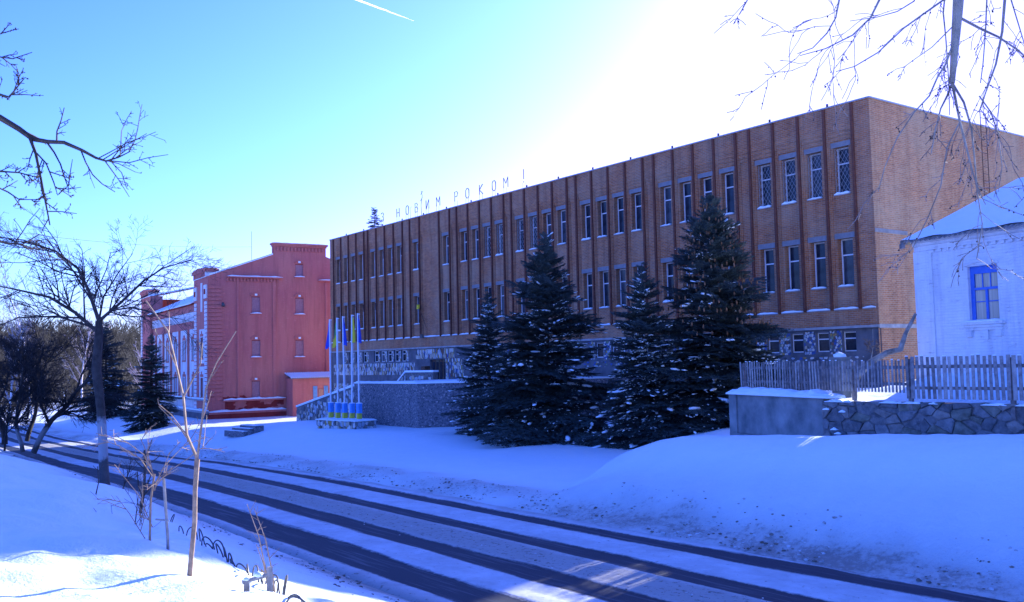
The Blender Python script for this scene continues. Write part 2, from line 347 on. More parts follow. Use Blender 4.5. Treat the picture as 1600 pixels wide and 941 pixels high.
def make_needles():
    m, n, l, b = new_mat('spruce_needles', 0.6, 0.25)
    co = coords(n); t = noise_node(n, l, co, 2.2, 4); r = ramp(n, [(0.3, (0.032, 0.054, 0.054)), (0.7, (0.085, 0.12, 0.118))])
    l.new(t.outputs[0], r.inputs[0]); l.new(r.outputs[0], b.inputs['Base Color'])
    return m
M_needle = make_needles()
M_cone = mat_noise('spruce_cones', (0.16, 0.08, 0.04), (0.26, 0.14, 0.07), 9, 0.8, 0.0)
M_forest = mat_noise('far_wood', (0.012, 0.013, 0.016), (0.035, 0.033, 0.032), 0.3, 0.9, 0.0)
def make_trunk(name='limewashed_trunk', hi=1.85, lo=0.75, amt=0.55):
    m, n, l, b = new_mat(name, 0.9, 0.2)
    co = coords(n); sp = n.new('ShaderNodeSeparateXYZ'); l.new(co, sp.inputs[0])
    t = noise_node(n, l, co, 6, 7, 0.7)
    z = mathn(n, l, 'ADD', sp.outputs[2], mathn(n, l, 'MULTIPLY', mathn(n, l, 'SUBTRACT', t.outputs[0], 0.5), 0.8))
    up = n.new('ShaderNodeMapRange'); up.inputs['From Min'].default_value = hi + 0.1; up.inputs['From Max'].default_value = hi - 0.1; l.new(z, up.inputs[0])
    lowr = n.new('ShaderNodeMapRange'); lowr.inputs['From Min'].default_value = lo - 0.05; lowr.inputs['From Max'].default_value = lo + 0.1; l.new(z, lowr.inputs[0])
    fac = mathn(n, l, 'MULTIPLY', up.outputs[0], mathn(n, l, 'ADD', mathn(n, l, 'MULTIPLY', lowr.outputs[0], amt), 0.1))
    r = ramp(n, [(0.3, (0.03, 0.025, 0.022)), (0.7, (0.09, 0.075, 0.065))]); l.new(t.outputs[0], r.inputs[0])
    l.new(mix(n, l, fac, r.outputs[0], (0.52, 0.52, 0.52)), b.inputs['Base Color'])
    bump(n, l, b, t.outputs[0], 0.8, 0.03)
    return m
M_limetrunk = make_trunk(); M_limefoot = make_trunk('faintly_limed_trunk', 1.1, 0.1, 0.3)

# ------------------------------------------------------------------ terrain
GT = [(-400, -4.0), (-160, -2.9), (-110, -2.3), (-85, -2.05), (-70, -1.7), (-50, -0.95), (-38, -0.35), (-28, -0.06), (-20, 0.0), (400, 0.0)]
YT = [(-400, 40.0), (-160, 20.5), (-110, 15.2), (-90, 14.3), (-70, 13.5), (-55, 12.45), (-44, 11.55), (-36, 10.95), (-28, 10.55), (-20, 10.4), (400, 10.4)]
def smt(tab, x): return (lerp_tab(tab, x - 4) + lerp_tab(tab, x) * 2 + lerp_tab(tab, x + 4)) / 4
def gz(x): return smt(GT, x)
def yc(x): return smt(YT, x)
def fbm(x, y, s, o=4): return noise.fractal(Vector((x * s, y * s, 3.3)), 1.0, 2.0, o)
def hill(x, y):
    h = 0.0
    d = math.hypot(x, y)
    if x < -150: h += 14 * smooth01(-190, -330, x) * (1 - 0.55 * smooth01(60, 260, y))
    return h
def ground_h(x, y, fine=True):
    d = y - yc(x); g = gz(x)
    gp = -1.4 * smooth01(-52, -80, x) if x < -52 else 0.0
    wv = smooth01(5.5, 12, d); base = g * (1 - wv) + gp * wv if x > -140 else g
    h = base
    near = 1 - smooth01(-34, -62, x) * 0.6
    if d < -3.2:
        e = -d
        b = lerp_tab([(3.2, 0.0), (3.7, 0.16), (4.6, 0.5), (6.0, 1.05), (7.4, 1.50), (9.2, 1.75), (14, 1.85), (60, 2.2)], e)
        h += b * near
        if fine: h += 0.035 * max(0, noise.noise(Vector((x * 2.6, y * 2.6, 8)))) * smooth01(5, 8, e)
        if fine and x > -16: h += (0.05 * noise.noise(Vector((x * 1.7, y * 1.7, 4))) + 0.03 * noise.noise(Vector((x * 4, y * 3.2, 6)))) * smooth01(6.0, 7.2, e)
        if fine: h += fbm(x, y, 0.55) * 0.07 * smooth01(3.6, 5.2, e) + fbm(x + 9, y, 2.2, 3) * 0.022
        for (mx, my, mr, mh) in ((-21.5, 5.0, 1.6, 0.28), (-11.2, 2.7, 1.0, 0.12), (-33, 6.0, 2.0, 0.2), (-16.5, 3.4, 1.2, 0.15)):
            q = ((x - mx) ** 2 + (y - my) ** 2) / mr ** 2
            if q < 5: h += mh * math.exp(-q)
    elif d > 3.3:
        h += 0.10 * smooth01(3.3, 3.9, d) + 0.14 * math.exp(-((d - 4.4) / 0.6) ** 2) * (0.6 + fbm(x, y, 0.8, 3))
        if fine: h += fbm(x, y, 0.35) * 0.05 * smooth01(3.6, 7, d) + fbm(x, y, 2.5, 3) * 0.02
        # ploughed mound on the right
        left = -17.3 - 0.62 * (y - 14.6)
        H = math.sin(math.pi/2*min(1, max(0, (x - left + 1.8)/4.6)))**0.9; H = H*smooth01(left - 1.8, left + 0.2, x)
        top = max(1.2, min(1.9, 1.42 + 0.05 * (x + 16.3))) * (1 - 0.30 * smooth01(18.2, 20.6, y))
        ty_ = min(1, max(0, (y - 14.0)/4.2)); Sx = (math.sin(math.pi/2*ty_)**1.15)*smooth01(14.0, 15.0, y)
        if fine: h += H * 0.035 * noise.noise(Vector((x * 0.5 + y * 0.3, y * 1.6, 2)))
        h += top * H * Sx * (1 - smooth01(30, 40, y))
        if -56 < x < -44 and 17.5 < y < 30: h += 0.0
    else:
        h -= 0.09 * smooth01(3.3, 3.0, abs(d))
    return h + hill(x, y)
def grid_lines(segs):
    out = []
    for a, b, st in segs:
        n = max(1, int(round((b - a) / st)))
        out += [a + (b - a) * i / n for i in range(n)]
    out.append(segs[-1][1]); return out
def build_ground():
    xs = grid_lines([(-3000, -600, 300), (-600, -160, 20), (-160, -95, 2.5), (-95, -45, 0.7), (-45, -14, 0.22), (-14, -6, 0.12), (-6, -5, 0.25), (-5, 30, 1.0), (30, 300, 30), (300, 3000, 450)])
    ys = grid_lines([(-3000, -300, 450), (-300, -20, 28), (-20, -1, 1.2), (-1, 5, 0.12), (5, 8, 0.2), (8, 13.4, 0.5), (13.4, 19, 0.22), (19, 30, 0.6), (30, 60, 2), (60, 300, 20), (300, 3000, 300)])
    V = []; D = []
    for x in xs:
        for y in ys:
            V.append((x, y, ground_h(x, y, abs(x) < 140 and abs(y) < 60)))
            d = y - yc(x)
            q = smooth01(6.2, 3.5, d) if d > 0 else smooth01(-5.6, -3.2, d)
            D.append(q * (0.75 + 0.5 * noise.noise(Vector((x * 0.25, y * 0.9, 0)))))
    nx, ny = len(xs), len(ys)
    a = np.arange(nx * ny).reshape(nx, ny)
    F = np.stack([a[:-1, :-1].ravel(), a[1:, :-1].ravel(), a[1:, 1:].ravel(), a[:-1, 1:].ravel()], 1)
    o = np_obj('ground', np.array(V), F, M_ground, smooth=True)
    at = o.data.attributes.new('dirt', 'FLOAT', 'POINT'); at.data.foreach_set('value', np.array(D, np.float32))
    tag(o, kind='structure')
build_ground()
def build_road():
    xs = grid_lines([(-170, -60, 1.2), (-60, -4, 0.3), (-4, 30, 1.5)])
    ls = grid_lines([(-3.5, 3.5, 0.1)])
    V = []; L = []
    tracks = ((2.4, 0.2), (0.92, 0.24), (-0.78, 0.27), (-2.38, 0.38))
    for x in xs:
        g = gz(x); c = yc(x)
        for q in ls:
            z = 0.02
            for tc, hw in tracks: z -= 0.022 * (1 - smooth01(hw - 0.06, hw + 0.14, abs(q - tc)))
            z += 0.02 * noise.noise(Vector((x * 1.5, q * 3, 0)))*(1 if min(abs(q-t[0]) for t in tracks) > 0.4 else 0.2)
            if abs(q) > 3.0: z -= 0.22 * smooth01(3.0, 3.5, abs(q) + 0.14 * noise.noise(Vector((x * 0.8, q, 5))))
            V.append((x, c + q, g + z)); L.append(q - 0.42*smooth01(1.6, 2.2, q)*smooth01(-17, -5, x))
    nx, ny = len(xs), len(ls); a = np.arange(nx * ny).reshape(nx, ny)
    F = np.stack([a[:-1, :-1].ravel(), a[1:, :-1].ravel(), a[1:, 1:].ravel(), a[:-1, 1:].ravel()], 1)
    o = np_obj('road', np.array(V), F, M_road, smooth=True)
    at = o.data.attributes.new('lat', 'FLOAT', 'POINT'); at.data.foreach_set('value', np.array(L, np.float32))
    tag(o, kind='structure')
build_road()
# clods of frozen slush thrown up by the plough
ICO = np.array([(0,0,1),(.894,0,.447),(.276,.851,.447),(-.724,.526,.447),(-.724,-.526,.447),(.276,-.851,.447),(.724,.526,-.447),(-.276,.851,-.447),(-.894,0,-.447),(-.276,-.851,-.447),(.724,-.526,-.447),(0,0,-1)])
ICOF = np.array([(0,1,2),(0,2,3),(0,3,4),(0,4,5),(0,5,1),(1,6,2),(2,7,3),(3,8,4),(4,9,5),(5,10,1),(6,7,2),(7,8,3),(8,9,4),(9,10,5),(10,6,1),(11,7,6),(11,8,7),(11,9,8),(11,10,9),(11,6,10)])
def clods(name, pts, mat):
    V = []; F = []
    for i, (x, y, z, r) in enumerate(pts):
        v = ICO * (np.random.uniform(0.6, 1.3, (12, 1)) * r) * np.array([1.2, 1.0, 0.6]) + (x, y, z)
        V.append(v); F.append(ICOF + 12 * i)
    return tag(np_obj(name, np.concatenate(V), np.concatenate(F), mat), kind='stuff')
M_clod = mat_noise('dirty_snow_clods', (0.30, 0.29, 0.28), (0.66, 0.70, 0.76), 2.5, 0.85, 0.3)
M_clod2 = mat_noise('brown_slush_clods', (0.12, 0.10, 0.09), (0.26, 0.23, 0.20), 2.5, 0.85, 0.3)
pa, pb = [], []
rnd = random.Random(3)
for i in range(6500):
    x = -4 - 60 * rnd.random() ** 1.3; side = rnd.random()
    if side < 0.60: d = 3.25 + abs(rnd.gauss(0, 0.75))
    elif side < 0.85: d = -3.15 - abs(rnd.gauss(0, 0.6))
    else: d = rnd.gauss(0.05, 0.28)
    if d > 4.7 or noise.noise(Vector((x * 0.5, d * 0.9, 7))) < -0.12: continue
    y = yc(x) + d; z = ground_h(x, y) if abs(d) > 3.3 else gz(x) + 0.02
    r = (0.012 + 0.035 * rnd.random() ** 3) * (1 if abs(d) > 3 else 0.6)
    (pa if rnd.random() < 0.62 else pb).append((x, y, z, r))
tag(clods('snow_clods', pa, M_clod), 'clods of frozen grey snow thrown up along both road edges', 'snow clods')
tag(clods('slush_clods', pb, M_clod2), 'small brown lumps of sandy slush scattered over the road edges and its middle', 'slush')

# ------------------------------------------------------------------ walls with openings
def wall(mb, T, s0, s1, z0, z1, opens, m, reveal=0.25, mrev=None):
    """T(s, out, z) -> point; opens: (a0,a1,b0,b1); leaves holes and adds reveals going inwards"""
    opens = [o for o in opens if o[1] > s0 and o[0] < s1 and o[3] > z0 and o[2] < z1]
    S_ = sorted(set([s0, s1] + [v for o in opens for v in o[:2]])); Z_ = sorted(set([z0, z1] + [v for o in opens for v in o[2:]]))
    for a, b in zip(S_, S_[1:]):
        run = None
        for c, d in zip(Z_, Z_[1:]):
            mid = ((a + b) / 2, (c + d) / 2)
            hole = any(o[0] < mid[0] < o[1] and o[2] < mid[1] < o[3] for o in opens)
            if not hole: mb.add([T(a, 0, c), T(b, 0, c), T(b, 0, d), T(a, 0, d)], [(0, 1, 2, 3)], m)
    mr = mrev or m
    for a, b, c, d in opens:
        r = -reveal
        mb.add([T(a, 0, c), T(a, r, c), T(a, r, d), T(a, 0, d)], [(0, 1, 2, 3)], mr)
        mb.add([T(b, 0, c), T(b, r, c), T(b, r, d), T(b, 0, d)], [(3, 2, 1, 0)], mr)
        mb.add([T(a, 0, c), T(b, 0, c), T(b, r, c), T(a, r, c)], [(3, 2, 1, 0)], mr)
        mb.add([T(a, 0, d), T(b, 0, d), T(b, r, d), T(a, r, d)], [(0, 1, 2, 3)], mr)
def snow_strip(mb, x0, x1, y0, y1, z, h, m=None, seg=None, T=None, rag=0.3):
    """rounded snow lying on a ledge: runs along x"""
    m = m or M_snow
    n = max(2, int((x1 - x0) / (seg or 0.25))); prof = [(0.0, 0.0), (-0.02, 0.45), (0.18, 0.95), (0.6, 1.0), (0.95, 0.8), (1.0, 0.0)]
    vv = []
    for i in range(n + 1):
        x = x0 + (x1 - x0) * i / n; e = 0.35 if i in (0, n) else 1.0
        hh = h * e * (1 - rag + rag * 2 * random.random())
        for u, v in prof: vv.append((x, y0 + (y1 - y0) * u, z + v * hh))
    k = len(prof); ff = []
    for i in range(n):
        for j in range(k):
            j2 = (j + 1) % k; ff.append((i*k+j, (i+1)*k+j, (i+1)*k+j2, i*k+j2))
    ff.append(tuple(range(k))); ff.append(tuple(n*k + j for j in range(k-1, -1, -1)))
    if T: vv = [T(*p) for p in vv]
    mb.add(vv, ff, m)
def clip_poly(poly, px, py, nx, ny):
    out = []
    for i in range(len(poly)):
        a = poly[i]; b = poly[(i + 1) % len(poly)]
        da = (a[0]-px)*nx + (a[1]-py)*ny; db = (b[0]-px)*nx + (b[1]-py)*ny
        if da <= 0: out.append(a)
        if (da < 0 < db) or (db < 0 < da):
            t = da / (da - db); out.append((a[0] + (b[0]-a[0])*t, a[1] + (b[1]-a[1])*t))
    return out
def cells(s0, s1, z0, z1, cw, ch, rng, jit=0.38):
    nx = max(1, round((s1 - s0) / cw)); nz = max(1, round((z1 - z0) / ch)); P = {}
    for i in range(-1, nx + 1):
        for j in range(-1, nz + 1):
            P[i, j] = ((i + 0.5 + (0.5 if j % 2 else 0) * 0.8 + rng.uniform(-jit, jit)), (j + 0.5 + rng.uniform(-jit, jit)))
    out = []
    for (i, j), p in P.items():
        poly = [(p[0]-2, p[1]-2), (p[0]+2, p[1]-2), (p[0]+2, p[1]+2), (p[0]-2, p[1]+2)]
        for di in (-2, -1, 0, 1, 2):
            for dj in (-2, -1, 0, 1, 2):
                q = P.get((i+di, j+dj))
                if q is None or q == p: continue
                poly = clip_poly(poly, (p[0]+q[0])/2, (p[1]+q[1])/2, q[0]-p[0], q[1]-p[1])
                if not poly: break
            if not poly: break
        if len(poly) < 3: continue
        for (px, py, nx_, ny_) in ((0, 0, -1, 0), (nx, 0, 1, 0), (0, 0, 0, -1), (0, nz, 0, 1)):
            poly = clip_poly(poly, px, py, nx_, ny_)
            if len(poly) < 3: break
        if len(poly) < 3: continue
        out.append([(s0 + a * (s1 - s0) / nx, z0 + b * (z1 - z0) / nz) for a, b in poly])
    return out
def shrink(poly, d):
    cx = sum(p[0] for p in poly) / len(poly); cz = sum(p[1] for p in poly) / len(poly)
    r = min(math.hypot(p[0]-cx, p[1]-cz) for p in poly) or 1e-3
    k = max(0.3, 1 - d / r); return [(cx + (p[0]-cx)*k, cz + (p[1]-cz)*k) for p in poly]
def shard(mb, poly, T, gap, h, m, bev=0.7):
    p0 = shrink(poly, gap); p1 = shrink(poly, gap + h * bev); n = len(p0)
    mb.add([T(a, 0, b) for a, b in p0] + [T(a, h, b) for a, b in p1],
           [tuple(range(n, 2*n))] + [(i, (i+1) % n, n+(i+1) % n, n+i) for i in range(n)], m)
def mosaic(mb, T, s0, s1, z0, z1, cw, ch, rng, weights, keep=1.0, h=0.02):
    for c in cells(s0, s1, z0, z1, cw, ch, rng):
        if rng.random() > keep: continue
        shard(mb, c, T, 0.012, h, rng.choices(MOS, weights)[0])

# ------------------------------------------------------------------ window makers (local: x across, -y outwards, z up from the sill)
def window_mesh(wd, ht, kind='plain', fr=0.06, m=None):
    m = m or M_frame; mb = MB(); y0, y1 = -0.03, 0.03
    mb.box(-wd/2, -wd/2+fr, y0, y1, 0, ht, m); mb.box(wd/2-fr, wd/2, y0, y1, 0, ht, m)
    mb.box(-wd/2+fr, wd/2-fr, y0, y1, 0, fr, m); mb.box(-wd/2+fr, wd/2-fr, y0, y1, ht-fr, ht, m)
    zt = ht * 0.66
    mb.box(-wd/2+fr, wd/2-fr, y0, y1, zt-fr/2, zt+fr/2, m)
    if kind == 'low': pass
    return mb.mesh('window')
def pane_mesh(x0, x1, z0, z1, m):
    mb = MB(); mb.box(x0, x1, 0.0, 0.012, z0, z1, m); return mb.mesh('pane')
def grille_mesh(wd, ht):
    mb = MB(); st = 0.20
    k = -ht
    while k < wd:
        for sgn in (1, -1):
            pts = []
            # diamond lattice line clipped to the opening
            a0 = max(0, k); a1 = min(wd, k + ht * 0.62)
            if a1 > a0 + 0.02:
                z0 = (a0 - k) / 0.62; z1 = (a1 - k) / 0.62
                if sgn > 0: p, q = (a0 - wd/2, z0), (a1 - wd/2, z1)
                else: p, q = (wd/2 - a0, z0), (wd/2 - a1, z1)
                mb.tube([(p[0], -0.22 - 0.004*sgn, p[1]), (q[0], -0.22 - 0.004*sgn, q[1])], 0.0065, 4, M_grille, False)
        k += st
    for x in (-wd/2+0.01, wd/2-0.01): mb.tube([(x, -0.23, 0), (x, -0.23, ht)], 0.01, 4, M_grille)
    return mb.mesh('grille')

# ================================================================== long brick building
BX, BY = -23.75, 37.83
bb = thing('brick_building', (BX, BY, 0), 'long three storey orange brick building with brown vertical ribs behind the snowy spruces', 'building')
L_ = 54.95; ZR = 14.95; ZL = 5.5
def TF(out0=0.0): return lambda s, out, z: (s, -(out + out0), z)
cols = []
x = -1.6
for k in range(5):
    for j in range(4): cols.append((-1.6 - 6.75*k - 1.47*j, k))
cols.append((-35.45, 5)); cols.append((-39.8, 5))
for k, st in ((6, -42.42), (7, -49.0)):
    for j in range(4): cols.append((st - 1.47*j, k))
OW, WZ = 0.80, ((6.6, 8.8), (10.85, 13.05))
opens = [(c - OW/2, c + OW/2, a, b) for c, k in cols for a, b in WZ]
rib_x = sorted(set(round(c + s*0.735, 3) for c, k in cols for s in (-1, 1)))
ribs = [];
for r in rib_x:
    if not ribs or r - ribs[-1] > 0.3: ribs.append(r)
    else: ribs[-1] = (ribs[-1] + r) / 2
mb = MB()
# recessed panel plane, frieze in front of it, piers beside the ribs
wall(mb, TF(-0.10), -L_, 0, ZL, 13.75, opens, M_brick, 0.40)
wall(mb, TF(0.0), -L_, 0, 13.75, ZR, [], M_brick)
mb.add([(-L_, 0, 13.75), (0, 0, 13.75), (0, 0.10, 13.75), (-L_, 0.10, 13.75)], [(0, 1, 2, 3)], M_brick)
mb.box(-L_+0.004, -0.004, -0.0, 0.3, 4.78, ZL, M_brick)
for i, r in enumerate(ribs): mb.box(r - 0.13, r + 0.13, 0.0, 0.099, ZL, 13.75, M_brick)
mb.box(-L_+0.004, -54.28, 0.0, 0.099, ZL, 13.75, M_brick); mb.box(-0.734, -0.004, 0.0, 0.099, ZL, 13.75, M_brick)
# stepped corbel over each bay
allb = [-54.25] + ribs[1:-1] + [-0.86]
for a, b in zip(ribs, ribs[1:]):
    mb.box(a + 0.13, b - 0.13, 0.03, 0.1, 13.55, 13.749, M_brick)
    mb.box(a + 0.13, b - 0.13, 0.06, 0.1, 13.36, 13.549, M_brick)
    mb.box(a + 0.13, a + 0.19, 0.05, 0.1, ZL, 13.36, M_brick); mb.box(b - 0.19, b - 0.13, 0.05, 0.1, ZL, 13.36, M_brick)
mb.build('wall', bb)
mb = MB()   # roof deck, back and left end
mb.box(-L_ + 0.2, -0.2, 0.31, 14.9, ZR - 0.5, ZR - 0.2, M_snow)
mb.build('roof', bb)
mb = MB()
wall(mb, lambda s, o, z: (-L_ - o, s, z), 0, 15.1, -2, ZR, [], M_brick)
wall(mb, lambda s, o, z: (s, 15.1 + o, z), -L_, 0, -2, ZR, [], M_brick)
mb.box(-L_ + 0.01, -0.01, 0.01, 0.3, 13.76, ZR - 0.01, M_brick); mb.box(-L_ + 0.01, -0.01, 14.8, 15.09, 13.7, ZR - 0.01, M_brick)
mb.box(-0.3, -0.01, 0.31, 14.8, 13.7, ZR - 0.01, M_brick); mb.box(-L_ + 0.01, -L_ + 0.3, 0.31, 14.8, 13.7, ZR - 0.01, M_brick)
mb.build('rear_wall', bb)
mb = MB()   # near end wall with a grey band
wall(mb, lambda s, o, z: (o, s, z), 0, 15.1, 4.80, ZR, [], M_brick_end)
wall(mb, lambda s, o, z: (o - 0.05, s, z), 0, 15.1, -0.5, 4.80, [], M_brick_end)
mb.build('end_wall', bb)
mb = MB(); mb.box(0.003, 0.02, 0.0, 2.6, 8.90, 9.08, M_lintel); mb.build('grey_patch', bb)
mb = MB(); mb.box(-0.05, 0.02, 0.0, 15.1, 4.62, 4.797, M_conc); mb.build('concrete_band', bb)
mb = MB(); mb.box(-L_ - 0.05, 0.05, -0.06, 0.02, ZR + 0.004, ZR + 0.07, M_metal); mb.box(-0.02, 0.06, 0.021, 15.15, ZR + 0.004, ZR + 0.07, M_metal)
mb.box(-L_ - 0.05, -L_ + 0.3, 0.021, 15.15, ZR + 0.004, ZR + 0.07, M_metal)
mb.build('coping', bb)
mb = MB(); mb.box(-0.06, 0.06, -0.11, 0.0, 5.52, ZR - 0.02, M_rib); rme = mb.mesh('rib')
for i, r in enumerate(ribs): put('rib', rme, bb, (r, 0, 0))
mb = MB(); mb.box(-OW/2 - 0.12, OW/2 + 0.12, -0.03, 0.05, 0, 0.24, M_lintel); lint = mb.mesh('lintel')
wmeA = window_mesh(OW, 2.2); fr = 0.06
pAt = pane_mesh(-OW/2+fr, OW/2-fr, 2.2*0.66+0.03, 2.2-fr, M_glass); pAb = pane_mesh(-OW/2+fr, OW/2-fr, fr, 2.2*0.66-0.03, M_glass)
pBt = pane_mesh(-OW/2+fr, OW/2-fr, 2.2*0.66+0.03, 2.2-fr, M_glass2); pBb = pane_mesh(-OW/2+fr, OW/2-fr, fr, 2.2*0.66-0.03, M_glass2)
pCt = pane_mesh(-OW/2+fr, OW/2-fr, 2.2*0.66+0.03, 2.2-fr, M_glass3); pCb = pane_mesh(-OW/2+fr, OW/2-fr, fr, 2.2*0.66-0.03, M_glass3)
gme = grille_mesh(OW, 2.2)
sillm = []
for q in range(3):
    mb = MB(); mb.box(-OW/2 - 0.02, OW/2 + 0.02, -0.17, 0.22, -0.05, 0.0, M_conc); snow_strip(mb, -OW/2 + 0.0, OW/2 - 0.0, -0.18, 0.1, 0.0, 0.07 + 0.02*q, seg=0.16); sillm.append(mb.mesh('sill'))
for c, k in cols:
    for fl, (a, b) in enumerate(WZ):
        put('lintel', lint, bb, (c, 0.10, b))
        wo = put('window', wmeA, bb, (c, 0.43, a))
        cur = (k == 0 and fl == 0 and c < -2) and random.random() < 0.5 or random.random() < 0.12
        lk = 'B' if cur else random.choice('AAAC')
        pa_, pb_ = {'A': (pAt, pAb), 'B': (pBt, pBb), 'C': (pCt, pCb)}[lk]
        put('pane', pa_, wo, rot=(R(random.gauss(0, 0.8)), 0, R(random.gauss(0, 1.0)))); put('pane', pb_, wo, rot=(R(random.gauss(0, 0.5)), 0, R(random.gauss(0, 0.8))))
        put('sill', random.choice(sillm), wo, (0, -0.25, 0))
        if fl == 1 and (k == 0 or (k in (3, 4) and c < -24 and c > -31.5)): put('grille', gme, wo)
# ledges at the foot of every bay
for a, b in zip([-54.9] + ribs, ribs + [-0.02]):
    if b - a < 0.3: continue
    mb = MB(); mb.box(a + 0.10, b - 0.10, -0.06, 0.09, ZL + 0.001, ZL + 0.05, M_conc); snow_strip(mb, a + 0.10, b - 0.10, -0.08, 0.09, ZL + 0.05, 0.075, seg=0.2); mb.build('ledge', bb)
# ground storey
gop = [(-1.95 - i*1.42, -1.27 - i*1.42, 3.62, 4.52) for i in range(24)]
gop = [o for o in gop if o[0] > -33] + [(-46.7 - 1.25*i, -46.0 - 1.25*i, 3.6, 4.55) for i in range(0)]
lopen = [(-46.6 + 1.15*i - 0.42, -46.6 + 1.15*i + 0.30, 3.72, 4.62) for i in range(5)] + [(-52.9 + 1.3*i, -52.25 + 1.3*i, 3.72, 4.62) for i in range(4)]
door = [(-38.0, -35.9, 1.9, 3.78)]
mb = MB(); wall(mb, TF(-0.12), -L_, -0.0, -2.0, 4.779, gop + lopen + door, M_grey, 0.2, M_grey)
mb.add([(-L_, 0, 4.779), (0, 0, 4.779), (0, 0.12, 4.779), (-L_, 0.12, 4.779)], [(0, 1, 2, 3)], M_grey)
mb.build('ground_storey_wall', bb)
mb = MB(); mb.box(-L_ - 0.02, 0.0, -0.05, 0.11, 4.66, 4.776, M_conc); mb.build('concrete_lintel_band', bb)
w2 = window_mesh(0.70, 0.9, fr=0.05); p2 = pane_mesh(-0.3, 0.3, 0.05, 0.85, M_glass); p2b = pane_mesh(-0.3, 0.3, 0.05, 0.85, M_glass2)
for a, b, c, d in gop + lopen:
    wo = put('window', w2, bb, ((a + b)/2, 0.27, c)); put('pane', random.choice((p2, p2, p2b)), wo)
    mb_ = None
rg = random.Random(11)
mb = MB(); T0 = TF(-0.118)
for (a, b, c, d), nx_ in zip(gop, gop[1:] + [None]):
    if nx_ is not None: mosaic(mb, T0, nx_[1] + 0.06, a - 0.06, 3.5, 4.6, 0.13, 0.13, rg, (4, 1, 3, 1.2, .5, 3, 1, 1.2), 0.9)
mosaic(mb, T0, -33, -0.9, 3.05, 3.4, 0.22, 0.14, rg, (2, 1, 2, .5, .3, 3, 2, .5), 0.45)
for a, b, c, d in lopen: mosaic(mb, T0, b + 0.02, b + 0.42, 3.7, 4.6, 0.09, 0.24, rg, (6, 3, 1, 1.5, 1, 1.5, .6, .4), 0.9)
mosaic(mb, T0, -54.6, -40.3, 2.62, 3.62, 0.12, 0.36, rg, (6, 3.5, 1, 1.5, .8, 1.5, 1.2, .6), 0.86)
mosaic(mb, T0, -40.1, -34.6, 3.85, 4.62, 0.13, 0.34, rg, (6, 3, 1.4, 1.8, 1, 1.5, .6, .4), 0.92)
mosaic(mb, T0, -35.8, -33.4, 2.2, 3.85, 0.13, 0.30, rg, (6, 2, 1.4, 1, 1, 1.5, .6, .4), 0.7)
mosaic(mb, T0, -54.6, -51.2, 1.0, 1.9, 0.13, 0.13, rg, (6, 3, 1, 1, .8, 1.5, 1.2, .4), 0.9)
tag(mb.build('mosaic', bb), 'irregular white, cream, blue and ochre mosaic shards', kind='stuff')
# entrance: recessed leaves
for i in range(4):
    mb = MB(); x0 = -37.97 + 0.52*i; mb.box(x0, x0 + 0.49, 0.28, 0.33, 1.9, 3.76, M_door if i % 2 else M_rust); mb.box(x0 + 0.08, x0 + 0.41, 0.262, 0.279, 2.3, 3.6, M_glass); mb.build('door', bb)
mb = MB(); mb.box(-38.6, -38.05, -0.35, 0.119, 1.9, 3.3, M_rust); mb.box(-39.3, -38.7, -0.45, 0.1, 1.9, 2.9, M_blind); mb.build('notice_boards', bb)
# hanging emblem lamp over the door
mb = MB(); mb.tube([(-38.55, -0.25, 5.75), (-38.55, -0.25, 5.45)], 0.13, 8, M_lamp); mb.tube([(-38.55, 0.05, 5.6), (-38.55, -0.25, 5.6)], 0.02, 5, M_rust); mb.build('lamp', bb)
mb = MB(); mb.tube([(-38.3, 0.02, 6.2), (-38.32, -0.25, 6.9), (-38.6, -0.3, 7.5), (-38.9, -0.35, 7.9)], 0.025, 5, M_rust)
mb.tube([(-38.85, -0.35, 8.05), (-38.92, -0.35, 7.72)], 0.12, 7, M_flagy); mb.build('wall_bracket', bb)
# ladder and drainpipe on the end wall
mb = MB()
for y in (9.6, 10.15): mb.tube([(0.16, y, 8.3), (0.16, y, 15.6), (-0.1, y, 15.8)], 0.022, 5, M_rust)
z = 8.5
while z < 15.5: mb.tube([(0.16, 9.6, z), (0.16, 10.15, z)], 0.015, 4, M_rust); z += 0.36
mb.build('ladder', bb)
# little fixing pegs along the roof edge
mb = MB()
for i in range(16): 
    xx = -2.2 - 3.3*i; mb.box(xx, xx + 0.08, -0.02, 0.05, ZR + 0.07, ZR + 0.22, M_rust)
mb.build('roof_pegs', bb)

# ------------------------------------------------------------------ rooftop greeting in thin letters
sign = thing('rooftop_sign', (-60.5, BY + 0.9, ZR), 'thin wire letters of a New Year greeting standing along the brick roof edge', 'sign')
def letter_strokes(ch):
    W, H = 0.36, 0.62
    D = {'З': [[(0, .55), (.1, .62), (.26, .62), (.34, .5), (.28, .36), (.14, .33), (.3, .3), (.36, .16), (.26, .0), (.1, 0), (0, .08)]],
         'Н': [[(0, 0), (0, .62)], [(.32, 0), (.32, .62)], [(0, .31), (.32, .31)]],
         'О': [[(.1, 0), (0, .12), (0, .5), (.1, .62), (.24, .62), (.34, .5), (.34, .12), (.24, 0), (.1, 0)]],
         'В': [[(0, 0), (0, .62), (.22, .62), (.3, .5), (.22, .34), (0, .34)], [(.22, .34), (.34, .2), (.26, 0), (0, 0)]],
         'И': [[(0, .62), (0, 0), (.34, .62), (.34, 0)]],
         'М': [[(0, 0), (0, .62), (.2, .25), (.4, .62), (.4, 0)]],
         'Р': [[(0, 0), (0, .62), (.24, .62), (.34, .5), (.24, .3), (0, .3)]],
         'К': [[(0, 0), (0, .62)], [(.32, .62), (0, .3), (.34, 0)]],
         '!': [[(.1, .2), (.1, .8)], [(.1, 0), (.1, .08)]]}
    return D[ch]
